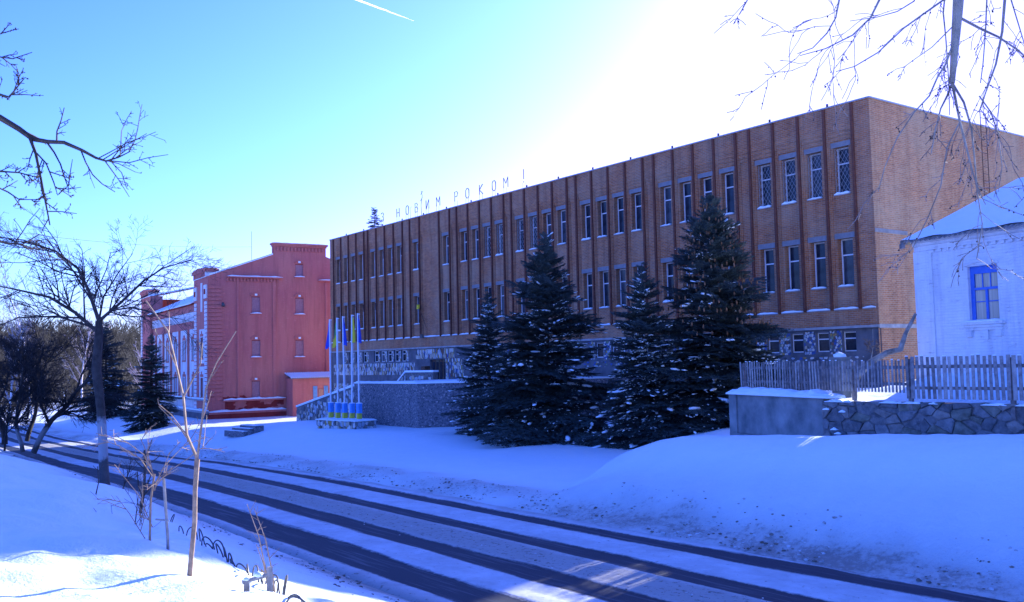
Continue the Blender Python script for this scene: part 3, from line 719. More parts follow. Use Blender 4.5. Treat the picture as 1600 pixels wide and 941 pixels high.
for ch, x in (('З', -70.6), ('Н', -67.9), ('О', -66.4), ('В', -64.95), ('И', -63.25), ('М', -61.7), ('Р', -59.1), ('О', -57.6), ('К', -55.8), ('О', -54.2), ('М', -52.8), ('!', -50.6)):
    mb = MB()
    for st in letter_strokes(ch): mb.tube([(p[0]*1.25, 0, p[1]*1.15) for p in st], 0.033, 4, M_rust, True)
    mb.tube([(0.0, 0, -0.45), (0.0, 0, 0.0)], 0.012, 4, M_rust); mb.tube([(0.35, 0, -0.45), (0.35, 0, 0.0)], 0.012, 4, M_rust)
    o = mb.build('letter', sign, (x + 60.5, 0, 0.72)); o['label'] = 'letter ' + ch
mb = MB(); mb.tube([(-10.6, 0, 0.27), (10.2, 0, 0.27)], 0.014, 4, M_rust)
for i in range(22): mb.tube([(-10.4 + i*0.97, 0, -0.2), (-10.4 + i*0.97, 0, 0.30)], 0.012, 4, M_rust)
mb.build('rail', sign)
mb = MB(); mb.tube([(-3.4, 0, -0.2), (-3.5, 0, 1.2), (-3.3, 0, 1.9), (-3.45, 0, 2.3)], 0.022, 4, M_rust); mb.tube([(-3.55, 0, 2.0), (-3.2, 0, 2.25)], 0.02, 4, M_rust); mb.tube([(-3.6, 0, 1.5), (-3.3, 0, 1.75)], 0.02, 4, M_rust)
mb.tube([(-5.2, 0, 0.0), (-5.2, 0, 1.2), (-5.0, 0, 1.25)], 0.016, 4, M_rust); mb.build('star_stand', sign)

# ================================================================== pink granary-like building
PX, PY, PRZ = -88.94, 30.05, -R(4.65)
GB = -1.6      # ground there
pk = thing('pink_building', (PX, PY, 0), 'tall pink painted masonry building with white quoins and a stepped gable', 'building', None, PRZ)
TG = lambda s, o, z: (o, s, z)             # gable faces +x
TS = lambda s, o, z: (-s, -o, z)           # side faces -y, s to the left
gw = [(4.18, 5.02, 8.75, 10.4), (8.56, 9.44, 8.7, 10.35), (8.6, 9.42, 12.45, 13.75), (4.18, 5.02, 4.5, 6.15), (8.54, 9.4, 4.45, 6.15), (4.16, 4.95, 0.55, 2.2)]
mb = MB()
wall(mb, TG, 0, 18.2, GB - 0.6, 12.3, gw, M_pink, 0.16)
# gable field above the eaves, as a polygon with the window cut as strips
def gz_top(s): 
    if s < 6.37: return 12.3 + (s - 0.0) * (14.6 - 12.3) / 6.37
    if s < 11.82: return 15.45
    return 14.6 - (s - 11.82) * (14.6 - 12.3) / 6.38
for a, b in ((0, 6.37), (6.37, 8.6), (8.6, 9.42), (9.42, 11.82), (11.82, 18.2)):
    za, zb = gz_top(a + 1e-4), gz_top(b - 1e-4)
    if a == 8.6:
        mb.add([TG(a, 0, 12.3), TG(b, 0, 12.3), TG(b, 0, 12.45), TG(a, 0, 12.45)], [(0,1,2,3)], M_pink)
        mb.add([TG(a, 0, 13.75), TG(b, 0, 13.75), TG(b, 0, zb), TG(a, 0, za)], [(0,1,2,3)], M_pink)
    else: mb.add([TG(a, 0, 12.3), TG(b, 0, 12.3), TG(b, 0, zb), TG(a, 0, za)], [(0,1,2,3)], M_pink)
a, b, c, d = gw[2]
for quad in (((a,0,c),(a,-.16,c),(a,-.16,d),(a,0,d)), ((b,0,c),(b,-.16,c),(b,-.16,d),(b,0,d)), ((a,0,c),(b,0,c),(b,-.16,c),(a,-.16,c)), ((a,0,d),(b,0,d),(b,-.16,d),(a,-.16,d))):
    mb.add([TG(*q) for q in quad], [(0,1,2,3)], M_pink)
mb.build('gable_wall', pk)
mb = MB()   # thickness of gable parapet, flared parapet block
mb.box(-0.5, -0.21, 6.37, 11.82, 12.0, 15.45, M_pink)
mb.box(-0.55, 0.10, 6.30, 11.89, 15.451, 15.6, M_pink); mb.box(-0.6, 0.2, 6.2, 12.0, 15.601, 15.78, M_pink)
mb.prism_axis([(0, 12.0), (6.369, 12.0), (6.369, 14.59), (0, 12.29)], -0.5, -0.21, M_pink, 'x')
mb.prism_axis([(11.821, 12.0), (18.2, 12.0), (18.2, 12.29), (11.821, 14.59)], -0.5, -0.21, M_pink, 'x')
mb.build('parapet', pk)
mb = MB()   # snow along the raking parapet
for i in range(10):
    s0 = 0.1 + i*0.62; mb.prism_axis([(s0, gz_top(s0) + 0.0), (s0+0.62, gz_top(s0+0.62-1e-3) + 0.0), (s0+0.62, gz_top(s0+0.62-1e-3)+0.16), (s0, gz_top(s0)+0.16)], -0.75, 0.12, M_snow, 'x')
snow_strip(mb, 6.3, 11.9, -0.2, 0.55, 15.78, 0.08, T=lambda x, y, z: (-y, x, z))
mb.build('parapet_snow', pk)
# ribs, ledges and corbels of the gable
def gbox(name, s0, s1, z0, z1, o, m=None, snow=0):
    mb = MB(); mb.box(s0, s1, 0.0, o, z0, z1, m or M_pink, T=lambda x, y, z: (y + 0.001, x, z))
    if snow: snow_strip(mb, s0, s1, 0.0, o + 0.02, z1, snow, T=lambda x, y, z: (o + 0.02 - y, x, z), seg=0.4)
    return mb.build(name, pk)
for s0, s1 in ((2.75, 2.95), (6.25, 6.6), (11.7, 11.95)): gbox('pilaster', s0, s1, 0.6, 11.95, 0.10)
gbox('cornice', 1.8, 7.25, 12.2, 12.32, 0.28, snow=0.1); gbox('cornice', 11.0, 18.0, 12.05, 12.17, 0.22, snow=0.08)
gbox('ledge', 1.4, 7.45, 0.30, 0.45, 0.30, snow=0.14); gbox('ledge', 0.0, 7.45, -0.85, -0.65, 0.42, snow=0.18)
gbox('plinth', -0.1, 18.0, GB - 0.6, -0.851, 0.36, M_pinkdark)
mb = MB()
for i in range(16):
    s = 1.75 + i*0.33; mb.box(0.001, 0.12, s, s + 0.17, 11.82 + 0.04*(i % 2), 12.15, M_pink)
for i in range(14):
    s = 6.7 + i*0.36; mb.box(0.001, 0.10, s, s + 0.18, 15.0, 15.4, M_pink)
mb.build('corbels', pk)
qm = MB(); qm.box(0.001, 0.07, 0.02, 1.35, 0, 0.30, M_pink); qme = qm.mesh('rustic_block')
for i in range(29): put('rustic_block', qme, pk, (0, 0, 0.46 + i*0.38))
# damp dark patches at the foot: real staining with its own outline
rg2 = random.Random(4)
mb = MB()
for c in cells(0.1, 7.3, 0.46, 1.3, 0.4, 0.3, rg2):
    cx = sum(p[0] for p in c)/len(c); cz = sum(p[1] for p in c)/len(c)
    if noise.noise(Vector((cx*0.7, cz*1.4, 2))) + (1.0 - cz)*0.4 > 0.12 and cx < 3.6: shard(mb, c, lambda s, o, z: (o + 0.002, s, z), -0.02, 0.004, M_pinkdark)
for c in cells(1.6, 7.3, -0.6, 0.29, 0.4, 0.25, rg2):
    cx = sum(p[0] for p in c)/len(c); cz = sum(p[1] for p in c)/len(c)
    if noise.noise(Vector((cx*0.8, cz*1.8, 9))) > -0.05: shard(mb, c, lambda s, o, z: (o + 0.002, s, z), -0.02, 0.004, M_pinkdark)
mb.build('damp_stains', pk)['kind'] = 'stuff'
# blind windows with arches and snowy sills
for a, b, c, d in gw:
    cy = (a + b)/2; wd = b - a; ht = d - c
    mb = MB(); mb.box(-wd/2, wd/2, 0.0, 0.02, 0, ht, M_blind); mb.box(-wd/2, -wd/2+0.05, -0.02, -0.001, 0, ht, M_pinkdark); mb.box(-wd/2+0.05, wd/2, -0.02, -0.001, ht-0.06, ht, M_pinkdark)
    wo = mb.build('window', pk, (-0.12, cy, c), R(90))
    mb = MB(); mb.box(-wd/2-0.12, wd/2+0.12, -0.14, 0.0, -0.09, -0.01, M_pink); snow_strip(mb, -wd/2-0.12, wd/2+0.12, -0.16, 0.05, -0.01, 0.10, seg=0.2)
    mb.build('sill', wo, (0, -0.121, 0))
    mb = MB()
    for i in range(7):
        t0 = math.pi*(0.18 + 0.64*i/7); t1 = math.pi*(0.18 + 0.64*(i+1)/7); r0, r1 = wd*0.62, wd*0.80; cz = ht - wd*0.28
        P = [(math.cos(t)*r, z_, cz + math.sin(t)*r) for z_ in (-0.07, 0.0) for t, r in ((t0, r0), (t1, r0), (t1, r1), (t0, r1))]
        mb.add(P, [(0,1,2,3), (4,7,6,5), (0,3,7,4), (3,2,6,7), (0,4,5,1), (1,5,6,2)], M_pink)
    mb.box(-0.12, 0.12, -0.09, -0.071, ht + 0.1, ht + 0.28, M_snow)
    mb.build('arch', wo, (0, -0.121, 0))
mb = MB(); mb.tube([(0.0, 1.35, 9.55), (0.35, 1.35, 9.6)], 0.03, 6, M_lamp); mb.tube([(0.3, 1.35, 9.75), (0.42, 1.35, 9.4)], [0.12, 0.2], 8, M_lamp); mb.build('floodlight', pk)
# side: end pavilion, main body, far pavilion
so = [(1.65, 2.65, 4.5, 6.5), (1.65, 2.65, 0.75, 2.6)]
mx = [7.1 + 4.0*i for i in range(5)]
som = [(c - 0.5, c + 0.5, 4.4, 6.4) for c in mx] + [(c - 0.5, c + 0.5, 0.75, 2.6) for c in mx]
sof = [(28.5, 29.5, 4.4, 6.4), (28.5, 29.5, 0.75, 2.6)]
mb = MB()
wall(mb, TS, 0, 5.45, GB - 0.8, 12.3, so, M_pink, 0.25)
wall(mb, lambda s, o, z: TS(s, o - 0.35, z), 5.45, 26.9, GB - 0.8, 9.95, som, M_quoin, 0.25, M_quoin)
wall(mb, TS, 26.9, 32.5, GB - 0.8, 12.3, sof, M_pink, 0.25)
mb.add([(-26.9, 0, GB-0.8), (-26.9, 0, 12.3), (-26.9, 1.4, 12.3), (-26.9, 1.4, GB-0.8)], [(0,1,2,3)], M_pink)
mb.add([(-5.45, 0, GB-0.8), (-5.45, 0, 12.3), (-5.45, 6, 12.3), (-5.45, 6, GB-0.8)], [(0,1,2,3)], M_pink)
mb.add([(-32.5, 0, GB-0.8), (-32.5, 0, 12.3), (-32.5, 18.2, 12.3), (-32.5, 18.2, GB-0.8)], [(0,1,2,3)], M_pink)
mb.add([(0, 18.2, GB-0.8), (0, 18.2, 12.3), (-32.5, 18.2, 12.3), (-32.5, 18.2, GB-0.8)], [(0,1,2,3)], M_pink)
mb.build('side_wall', pk)
mb = MB()   # roofs
def roofq(x0, x1, ze, zr, m, y0=-0.35, y1=18.5, th=0.14):
    mid = 9.1
    mb.prism_axis([(y0, ze), (mid, zr), (y1, ze), (y1, ze + th), (mid, zr + th), (y0, ze + th)], x0, x1, m, 'x')
roofq(-26.9, -5.46, 9.97, 14.2, M_snow); roofq(-5.4, -0.51, 12.25, 14.45, M_snow, -0.1); roofq(-32.5, -26.95, 12.25, 14.3, M_snow, -0.1)
mb.build('roof', pk)
mb = MB()   # dark bare patch of sheet roofing near the ridge
mb.prism_axis([(7.4, 13.39), (8.95, 14.11), (8.95, 14.15), (7.4, 13.43)], -26.5, -6.5, M_rust, 'x')
ob = mb.build('bare_roof_strip', pk, (0, 0, 0.09))
def sbox(name, s0, s1, z0, z1, o0, o1, m, snow=0):
    mb = MB(); mb.box(s0, s1, o0, o1, z0, z1, m, T=lambda x, y, z: (-x, -y, z))
    if snow: snow_strip(mb, -s1, -s0, -o1 - 0.02, -o0, z1, snow, seg=0.5)
    return mb.build(name, pk)
sbox('white_band', 5.5, 26.85, 8.9, 9.25, -0.349, -0.20, M_quoin)
mb = MB()
for i in range(60): s = 5.6 + i*0.355; mb.box(s, s + 0.17, -0.349, -0.19, 8.35, 8.9, M_quoin if i % 1 == 0 else M_pink, T=lambda x, y, z: (-x, -y, z))
mb.build('dentils', pk)
sbox('red_band', 5.5, 26.85, 9.26, 9.94, -0.349, -0.12, M_pink); sbox('red_band', 5.5, 26.85, 7.55, 8.34, -0.349, -0.3, M_pink)
for c in [5.1 + 4.0*i for i in range(6)]:
    if 5.5 < c < 26.6: sbox('pilaster', c - 0.28, c + 0.28, 0.6, 7.55, -0.349, -0.22, M_pink)
sbox('ledge', 0.0, 26.9, 0.42, 0.58, 0.001, 0.22, M_conc, 0.12); sbox('ledge', -0.35, 26.9, -0.72, -0.5, 0.001, 0.42, M_conc, 0.16)
sbox('plinth', -0.36, 26.9, GB - 0.8, -0.721, 0.001, 0.36, M_grey)
sbox('white_panel', 1.15, 3.15, 4.1, 7.2, 0.001, 0.04, M_quoin) if False else None
for z0, z1 in ((4.0, 4.48), (6.52, 7.3), (0.6, 0.73), (2.62, 3.7)): sbox('white_panel', 1.2, 3.1, z0, z1, 0.001, 0.05, M_quoin)
for s0 in (1.2, 2.66): 
    for z0, z1 in ((4.48, 6.52), (0.73, 2.62)): sbox('white_panel', s0, s0 + 0.44, z0 + 0.001, z1 - 0.001, 0.001, 0.05, M_quoin)
sbox('white_panel', 2.0, 2.6, 9.0, 11.8, 0.001, 0.05, M_quoin)
qm = MB(); qm.box(-0.80, 0.0, -0.08, 0.0, 0, 0.31, M_quoin); qme = qm.mesh('quoin')
qm = MB(); qm.box(-0.62, 0.0, -0.08, 0.0, 0, 0.30, M_quoin); qme2 = qm.mesh('quoin')
for i in range(27):
    for s in (0.25, 4.25, 31.5): put('quoin', qme, pk, (-s, -0.001, -0.4 + i*0.385))
mb = MB()
for s0, s1 in ((0.2, 1.2), (4.1, 5.2)):
    mb.box(s0, s1, 0.001, 0.12, 10.2, 11.5, M_quoin, T=lambda x, y, z: (-x, -y, z)); mb.box(s0 + 0.25, s1 - 0.25, 0.12, 0.16, 10.6, 11.1, M_pinkdark, T=lambda x, y, z: (-x, -y, z))
mb.build('scroll_panels', pk)
for c0, dz in ((2.7, 0), (29.7, 0)):
    mb = MB(); mb.box(-c0 - 2.3, -c0 + 2.3, -0.12, 0.9, 12.301, 12.75, M_quoin); mb.box(-c0 - 2.55, -c0 + 2.55, -0.25, 1.1, 12.751, 12.95, M_pink)
    mb.prism_axis([(-c0 - 2.6, 12.951), (-c0 + 2.6, 12.951), (-c0 + 2.4, 13.05), (-c0, 13.25), (-c0 - 2.4, 13.05)], -0.28, 1.15, M_pink, 'y')
    for i in range(9): mb.box(-c0 - 2.2 + i*0.5, -c0 - 1.95 + i*0.5, -0.2, -0.121, 12.32, 12.74, M_pink)
    mb.build('pediment', pk)
    mb = MB(); snow_strip(mb, -c0 - 2.2, -c0 + 2.2, -0.25, 1.1, 13.12, 0.16, rag=0.2); mb.build('pediment_snow', pk)
mb = MB(); mb.box(-8.9, -8.1, 4.0, 4.8, 11.0, 13.6, M_greybark if False else M_conc); mb.box(-9.0, -8.0, 3.9, 4.9, 13.601, 13.75, M_rust); mb.build('chimney', pk)
for a, b, c, d in so + sof + som:
    off = 0.35 if (a, b, c, d) in som else 0
    cx = -(a + b)/2; wd = b - a; ht = d - c
    mb = MB(); mb.box(-wd/2, -wd/2+0.07, 0, 0.05, 0, ht, M_frame); mb.box(wd/2-0.07, wd/2, 0, 0.05, 0, ht, M_frame); mb.box(-wd/2+0.07, wd/2-0.07, 0, 0.05, ht*0.6, ht*0.6+0.06, M_frame); mb.box(-wd/2+0.07, wd/2-0.07, 0, 0.05, 0, 0.06, M_frame); mb.box(-0.03, 0.03, 0.001, 0.049, 0.06, ht*0.6, M_frame)
    wo = mb.build('window', pk, (cx, 0.15 + off, c)); mb = MB(); mb.box(-wd/2+0.07, wd/2-0.07, 0.02, 0.03, 0.0, ht, M_glass); mb.build('pane', wo)
    mb = MB(); mb.box(-wd/2-0.15, wd/2+0.15, -0.25, -0.13, -0.14, 0, M_pink); mb.box(-wd/2-0.12, -wd/2-0.02, -0.20, -0.151, 0, ht+0.1, M_pink); mb.box(wd/2+0.02, wd/2+0.12, -0.20, -0.151, 0, ht+0.1, M_pink)
    mb.box(-wd/2-0.12, wd/2+0.12, -0.21, -0.151, ht+0.101, ht+0.35, M_pink); mb.box(-0.16, 0.16, -0.23, -0.151, ht+0.351, ht+0.62, M_pink); mb.build('surround', wo)
# lean-to hut at the foot of the gable
hu = thing('lean_to_hut', tuple(Matrix.Rotation(PRZ, 4, 'Z') @ Vector((0.4, 7.3, 0)) + Vector((PX, PY, 0))), 'small red lean-to hut with snowy corrugated roof and blue boards against the pink gable', 'hut', None, PRZ)
mb = MB(); mb.box(0.0, 1.9, 0.15, 4.6, GB - 0.6, 2.35, M_pink); mb.build('wall', hu)
mb = MB(); n = 44; V = []
for i in range(n + 1):
    y = -0.15 + 5.1*i/n; z = 0.035*math.cos(i*math.pi)
    V += [(-0.05, y, 2.86 + z), (2.25, y, 2.38 + z), (-0.05, y, 2.80 + z), (2.25, y, 2.32 + z)]
F = []
for i in range(n): F += [(4*i, 4*i+1, 4*i+5, 4*i+4), (4*i+2, 4*i+6, 4*i+7, 4*i+3), (4*i+1, 4*i+3, 4*i+7, 4*i+5)]
mb.add(V, F, M_asb); mb.build('roof', hu)
mb = MB(); V = [(v[0]*0.96 + 0.03, v[1], v[2] + 0.05 + 0.02*random.random()) for v in V]; mb.add(V, F, M_snow); mb.build('roof_snow', hu)
for y0, m_ in ((2.2, M_doorb), (2.75, M_orange_board), (3.3, M_doorb), (3.8, M_orange_board)):
    mb = MB(); mb.box(1.901, 1.96, y0, y0 + (0.42 if m_ is M_doorb else 0.46), GB, 1.55 if m_ is M_doorb else 1.25, m_); mb.build('board', hu)

# ================================================================== whitewashed cottage on the right
HX, HY, HRZ = -14.87, 25.7, -math.atan2(0.192, 0.979)
hs = thing('white_cottage', (HX, HY, 0.168), 'whitewashed brick cottage with blue window and snowy corrugated roof behind the picket fence', 'house', None, HRZ)
hs.scale = (0.952, 0.952, 0.952)
HW, HD, HZ0, HZ1 = 13.0, 10.0, 2.2, 6.93
ho = [(1.78, 2.74, 4.33, 5.92), (6.0, 6.9, 4.35, 5.88), (9.6, 10.5, 4.35, 5.88)]
mb = MB(); Th = lambda s, o, z: (s, -o, z)
wall(mb, Th, 0, HW, HZ0, HZ1, ho, M_white, 0.22)
mb.add([(0, 0, HZ0), (0, 0, HZ1), (0, HD/2, HZ1 + 0.413*HD/2), (0, HD, HZ1), (0, HD, HZ0)], [(0,1,2,3,4)], M_white)
mb.add([(HW, 0, HZ0), (HW, 0, HZ1), (HW, HD/2, HZ1 + 0.413*HD/2), (HW, HD, HZ1), (HW, HD, HZ0)], [(4,3,2,1,0)], M_white)
mb.add([(0, HD, HZ0), (0, HD, HZ1), (HW, HD, HZ1), (HW, HD, HZ0)], [(0,1,2,3)], M_white)
mb.build('wall', hs)
mb = MB(); mb.box(0.0, 0.60, -0.05, -0.001, HZ0, 6.55, M_white); mb.box(-0.05, -0.001, -0.05, 0.6, HZ0, 6.55, M_white); mb.build('corner_pilaster', hs)
mb = MB(); mb.box(0.0, HW, -0.07, -0.001, 6.56, 6.70, M_white); mb.box(0.0, HW, -0.13, -0.001, 6.701, 6.80, M_white); mb.box(0, HW, -0.19, -0.001, 6.801, 6.93, M_white)
for i in range(int(HW/0.26)): mb.box(0.05 + i*0.26, 0.18 + i*0.26, -0.06, -0.002, 6.47, 6.559, M_white)
mb.build('cornice', hs)
def corr(y0, y1, z_of, x0, x1, per, amp, lift, mat, name, th=0.02, ysteps=2, rag=0.0):
    V = []; F = []; n = int((x1 - x0)/per*8); k = ysteps
    for i in range(n + 1):
        x = x0 + (x1 - x0)*i/n; cz = amp*math.cos(2*math.pi*(x - x0)/per)
        for j in range(k):
            y = y0 + (y1 - y0)*j/(k-1); r_ = rag*noise.noise(Vector((x*1.5, y*1.5, 0)))
            V.append((x, y, z_of(y) + cz + lift + r_))
            V.append((x, y, z_of(y) + (amp*math.cos(2*math.pi*(x - x0)/per) if mat is M_snow else cz) + lift - th))
    for i in range(n):
        for j in range(k-1):
            a = (i*k + j)*2; b = ((i+1)*k + j)*2
            F += [(a, b, b+2, a+2), (a+1, a+3, b+3, b+1)]
        a = i*k*2; b = (i+1)*k*2; F.append((a, a+1, b+1, b)); a += (k-1)*2; b += (k-1)*2; F.append((a, b, b+1, a+1))
    for i in (0, n):
        for j in range(k-1):
            a = (i*k + j)*2; F.append((a, a+2, a+3, a+1) if i else (a, a+1, a+3, a+2))
    mb = MB(); mb.add(V, F, mat); return mb.build(name, hs, smooth=False)
zf = lambda y: HZ1 + 0.10 + 0.413*y
zb_ = lambda y: HZ1 + 0.10 + 0.413*(HD - y)
corr(-0.42, HD/2, zf, -0.20, HW + 0.3, 0.17, 0.028, 0.0, M_asb, 'roof', 0.025)
corr(HD/2 + 0.001, HD + 0.42, zb_, -0.20, HW + 0.3, 0.17, 0.028, 0.0, M_asb, 'roof', 0.025)
mb = MB()   # snow blanket with an uneven lower edge
V = []; F = []; nx_ = 90; ny_ = 14
for i in range(nx_ + 1):
    for j in range(ny_ + 1):
        x = -0.19 + (HW + 0.48)*i/nx_; y = -0.38 + (HD/2 + 0.36)*j/ny_
        e = min(1, (y + 0.40)/0.10, (x + 0.20)/0.06); t = 0.035 + 0.05*max(0, e) + 0.02*noise.noise(Vector((x*0.8, y*0.8, 1)))
        V.append((x, y, zf(y) + t + (0.02*math.cos(2*math.pi*(x + 0.35)/0.17) if j == 0 else 0)))
F = [(i*(ny_+1)+j, (i+1)*(ny_+1)+j, (i+1)*(ny_+1)+j+1, i*(ny_+1)+j+1) for i in range(nx_) for j in range(ny_)]
mb.add(V, F, M_snow); 
mb.add([(x, HD - y + 0.002, z) for x, y, z in V], [f[::-1] for f in F], M_snow)
mb.build('roof_snow', hs, smooth=True)
mb = MB(); mb.box(-0.18, -0.14, -0.42, 0, HZ1 - 0.14, HZ1 - 0.01, M_wood2)
mb.prism_axis([(-0.42, HZ1 - 0.20), (HD/2, HZ1 - 0.20 + 0.413*(HD/2 + .42)), (HD/2, HZ1 + 0.413*(HD/2 + .42) - 0.11), (-0.42, HZ1 - 0.11)], -0.19, -0.15, M_wood2, 'x')
mb.box(-0.21, -0.05, -0.44, -0.36, HZ1 - 0.26, HZ1 - 0.12, M_wood2)
mb.build('barge_board', hs)
for a, b, c, d in ho:
    wd = b - a; ht = d - c; f = 0.07
    mb = MB(); mb.box(-wd/2, -wd/2+0.12, -0.04, 0.05, 0, ht, M_blue); mb.box(wd/2-f, wd/2, -0.04, 0.05, 0, ht, M_blue)
    mb.box(-wd/2+0.12, wd/2-f, -0.04, 0.05, ht-0.22, ht, M_blue); mb.box(-wd/2+0.12, wd/2-f, -0.04, 0.05, 0, 0.05, M_blue)
    xl, xr = -wd/2+0.12, wd/2-f; zm = ht*0.57
    mb.box(xl, xr, -0.045, 0.04, zm, zm+0.07, M_blue); xm = (xl + xr)/2; mb.box(xm-0.035, xm+0.035, -0.044, 0.04, 0.05, zm, M_blue)
    mb.box(xl, xr, -0.02, 0.03, ht*0.35, ht*0.35+0.03, M_blue)
    for q in (1, 2): xq = xl + (xr-xl)*q/3; mb.box(xq-0.015, xq+0.015, -0.02, 0.03, zm+0.07, ht-0.22, M_blue)
    wo = mb.build('window', hs, ((a+b)/2, 0.15, c)); wo['label'] = 'blue painted cottage window'
    for q in range(3): mb = MB(); mb.box(xl+(xr-xl)*q/3+0.016, xl+(xr-xl)*(q+1)/3-0.016, 0.0, 0.01, zm+0.071, ht-0.221, M_glassh); mb.build('pane', wo)
    for q in range(2):
        for z0, z1 in ((0.051, ht*0.35-0.001), (ht*0.35+0.031, zm-0.001)):
            mb = MB(); x0_ = xl if q == 0 else xm+0.036; x1_ = xm-0.036 if q == 0 else xr; mb.box(x0_, x1_, 0.0, 0.01, z0, z1, M_glassh); mb.build('pane', wo)
    mb = MB()   # shallow segmental arch, moulded sill on brackets
    for i in range(8):
        u0 = -wd/2-0.06 + (wd+0.12)*i/8; u1 = -wd/2-0.06 + (wd+0.12)*(i+1)/8; ar = lambda u: 0.10*(1 - (u/(wd/2+0.06))**2)
        mb.add([(u0, y_, ht + 0.002 + q + ar(u0)) for y_ in (-0.04, 0) for q in (0, 0.07)] + [(u1, y_, ht + 0.002 + q + ar(u1)) for y_ in (-0.04, 0) for q in (0, 0.07)],
               [(0,4,5,1), (1,5,7,3), (0,2,6,4), (2,3,7,6), (0,1,3,2), (4,6,7,5)], M_white)
    mb.add([(-wd/2-0.03, -0.01, ht)] + [(-wd/2-0.03 + (wd+0.06)*i/8, -0.01, ht + 0.002 + 0.10*(1 - (2*i/8-1)**2)) for i in range(9)] + [(wd/2+0.03, -0.01, ht)], [tuple(range(10, -1, -1))], M_white)
    mb.build('arch', wo, (0, -0.152, 0))
    mb = MB(); mb.box(-wd/2-0.18, wd/2+0.18, -0.16, 0.16, -0.08, -0.003, M_white); mb.box(-wd/2-0.13, wd/2+0.13, -0.11, 0, -0.16, -0.081, M_white); mb.box(-wd/2-0.10, wd/2+0.10, -0.07, 0, -0.24, -0.161, M_white)
    mb.box(-wd/2-0.08, -wd/2+0.10, -0.09, 0, -0.42, -0.241, M_white); mb.box(wd/2-0.10, wd/2+0.08, -0.09, 0, -0.42, -0.241, M_white); mb.box(-0.12, 0.12, -0.05, 0, -0.5, -0.241, M_white)
    snow_strip(mb, -wd/2-0.18, wd/2+0.18, -0.17, 0.1, -0.003, 0.06)
    mb.build('sill', wo, (0, -0.152, 0))

# ------------------------------------------------------------------ yard behind the wall, retaining wall, fence
WA, WK, WR = (-18.85, 22.07), (-14.55, 20.75), (8.0, 21.3)
def yard_h(x, y):
    return 2.32 + 0.80*smooth01(22.5, 26.5, y)*smooth01(-17.5, -13, x) + 0.06*fbm(x, y, 0.7) - 0.25*smooth01(30, 38, y)
def wall_y(x):
    return WA[1] + (WK[1]-WA[1])*(x-WA[0])/(WK[0]-WA[0]) if x < WK[0] else WK[1] + (WR[1]-WK[1])*(x-WK[0])/(WR[0]-WK[0])
V = []; nx_, ny_ = 70, 50
for i in range(nx_ + 1):
    x = WA[0] + 0.03 + (WR[0] - WA[0])*i/nx_
    for j in range(ny_ + 1):
        y0 = wall_y(x) + 0.18; y = y0 + (37.75 - y0)*j/ny_
        V.append((x, y, yard_h(x, y)))
a = np.arange((nx_+1)*(ny_+1)).reshape(nx_+1, ny_+1)
F = np.stack([a[:-1, :-1].ravel(), a[1:, :-1].ravel(), a[1:, 1:].ravel(), a[:-1, 1:].ravel()], 1)
tag(np_obj('yard_snow', np.array(V), F, M_snow, smooth=True), kind='structure')
def line_frame(A, B):
    A = Vector((A[0], A[1], 0)); B = Vector((B[0], B[1], 0)); u = (B - A).normalized(); nrm = Vector((u.y, -u.x, 0)); L = (B - A).length
    return (lambda s, o, z: tuple(A + u*s + nrm*o + Vector((0, 0, z)))), L
T1, L1 = line_frame(WA, WK); T2, L2 = line_frame(WK, WR)
rw = thing('retaining_wall', (0, 0, 0), 'rough fieldstone and concrete retaining wall under the picket fence', 'wall')
def wbox(mb, T, s0, s1, o0, o1, z0, z1, m):
    mb.box(s0, s1, o0, o1, z0, z1, m, T=lambda x, y, z: T(x, y, z))
mb = MB(); wbox(mb, T1, 0, L1 - 0.2, -0.25, 0.0, 1.26, 2.36, M_slab); wbox(mb, T1, -0.02, L1 - 0.2, -0.25, 0.07, -0.3, 1.255, M_slab)
wbox(mb, T1, -0.04, 0.34, -0.22, 0.05, 1.256, 2.38, M_slab); mb.build('concrete_slab', rw)
mb = MB(); wbox(mb, T1, -0.04, L1 - 0.1, -0.28, 0.08, 2.361, 2.40, M_slab)
snow_strip(mb, 0.0, L1 + 0.2, -0.05, 0.5, 2.39, 0.17, T=lambda x, y, z: T1(x, 0.12 - y, z), rag=0.35, seg=0.2); mb.build('coping_snow', rw)
mb = MB(); wbox(mb, T2, -0.2, L2, -0.35, -0.01, -0.3, 2.30, M_mortar); wbox(mb, T1, L1 - 0.35, L1 + 0.05, -0.3, -0.05, -0.3, 2.30, M_mortar); mb.build('mortar_core', rw)
rg3 = random.Random(21)
def stone_obj(c, T, h, m, name='stone'):
    p0 = shrink(c, 0.006); p1 = shrink(c, rg3.uniform(0.02, 0.05)); n = len(p0)
    cx = sum(p[0] for p in c)/n; cz = sum(p[1] for p in c)/n; hs_ = [h*rg3.uniform(0.6, 1.15) for _ in p1]
    mb = MB(); mb.add([T(a, -0.07, b) for a, b in p0] + [T(a, q*0.75, b) for (a, b), q in zip(shrink(c, 0.010), hs_)] + [T(a, q, b) for (a, b), q in zip(p1, hs_)] + [T(cx, h*1.1, cz)],
        [(i, (i+1) % n, n+(i+1) % n, n+i) for i in range(n)] + [(n+i, n+(i+1) % n, 2*n+(i+1) % n, 2*n+i) for i in range(n)] + [(2*n+i, 2*n+(i+1) % n, 3*n) for i in range(n)], m)
    return mb.build(name, rw)
for c in cells(-0.15, 12.5, 0.95, 2.34, 0.33, 0.25, rg3, 0.62): 
    if rg3.random() < 0.14: continue
    c = [(a_ + rg3.gauss(0, 0.012), b_ + rg3.gauss(0, 0.012)) for a_, b_ in c]
    stone_obj(c, T2, rg3.uniform(0.02, 0.11), rg3.choices(STONE, (4, 3, 2, 2))[0])
mb = MB()
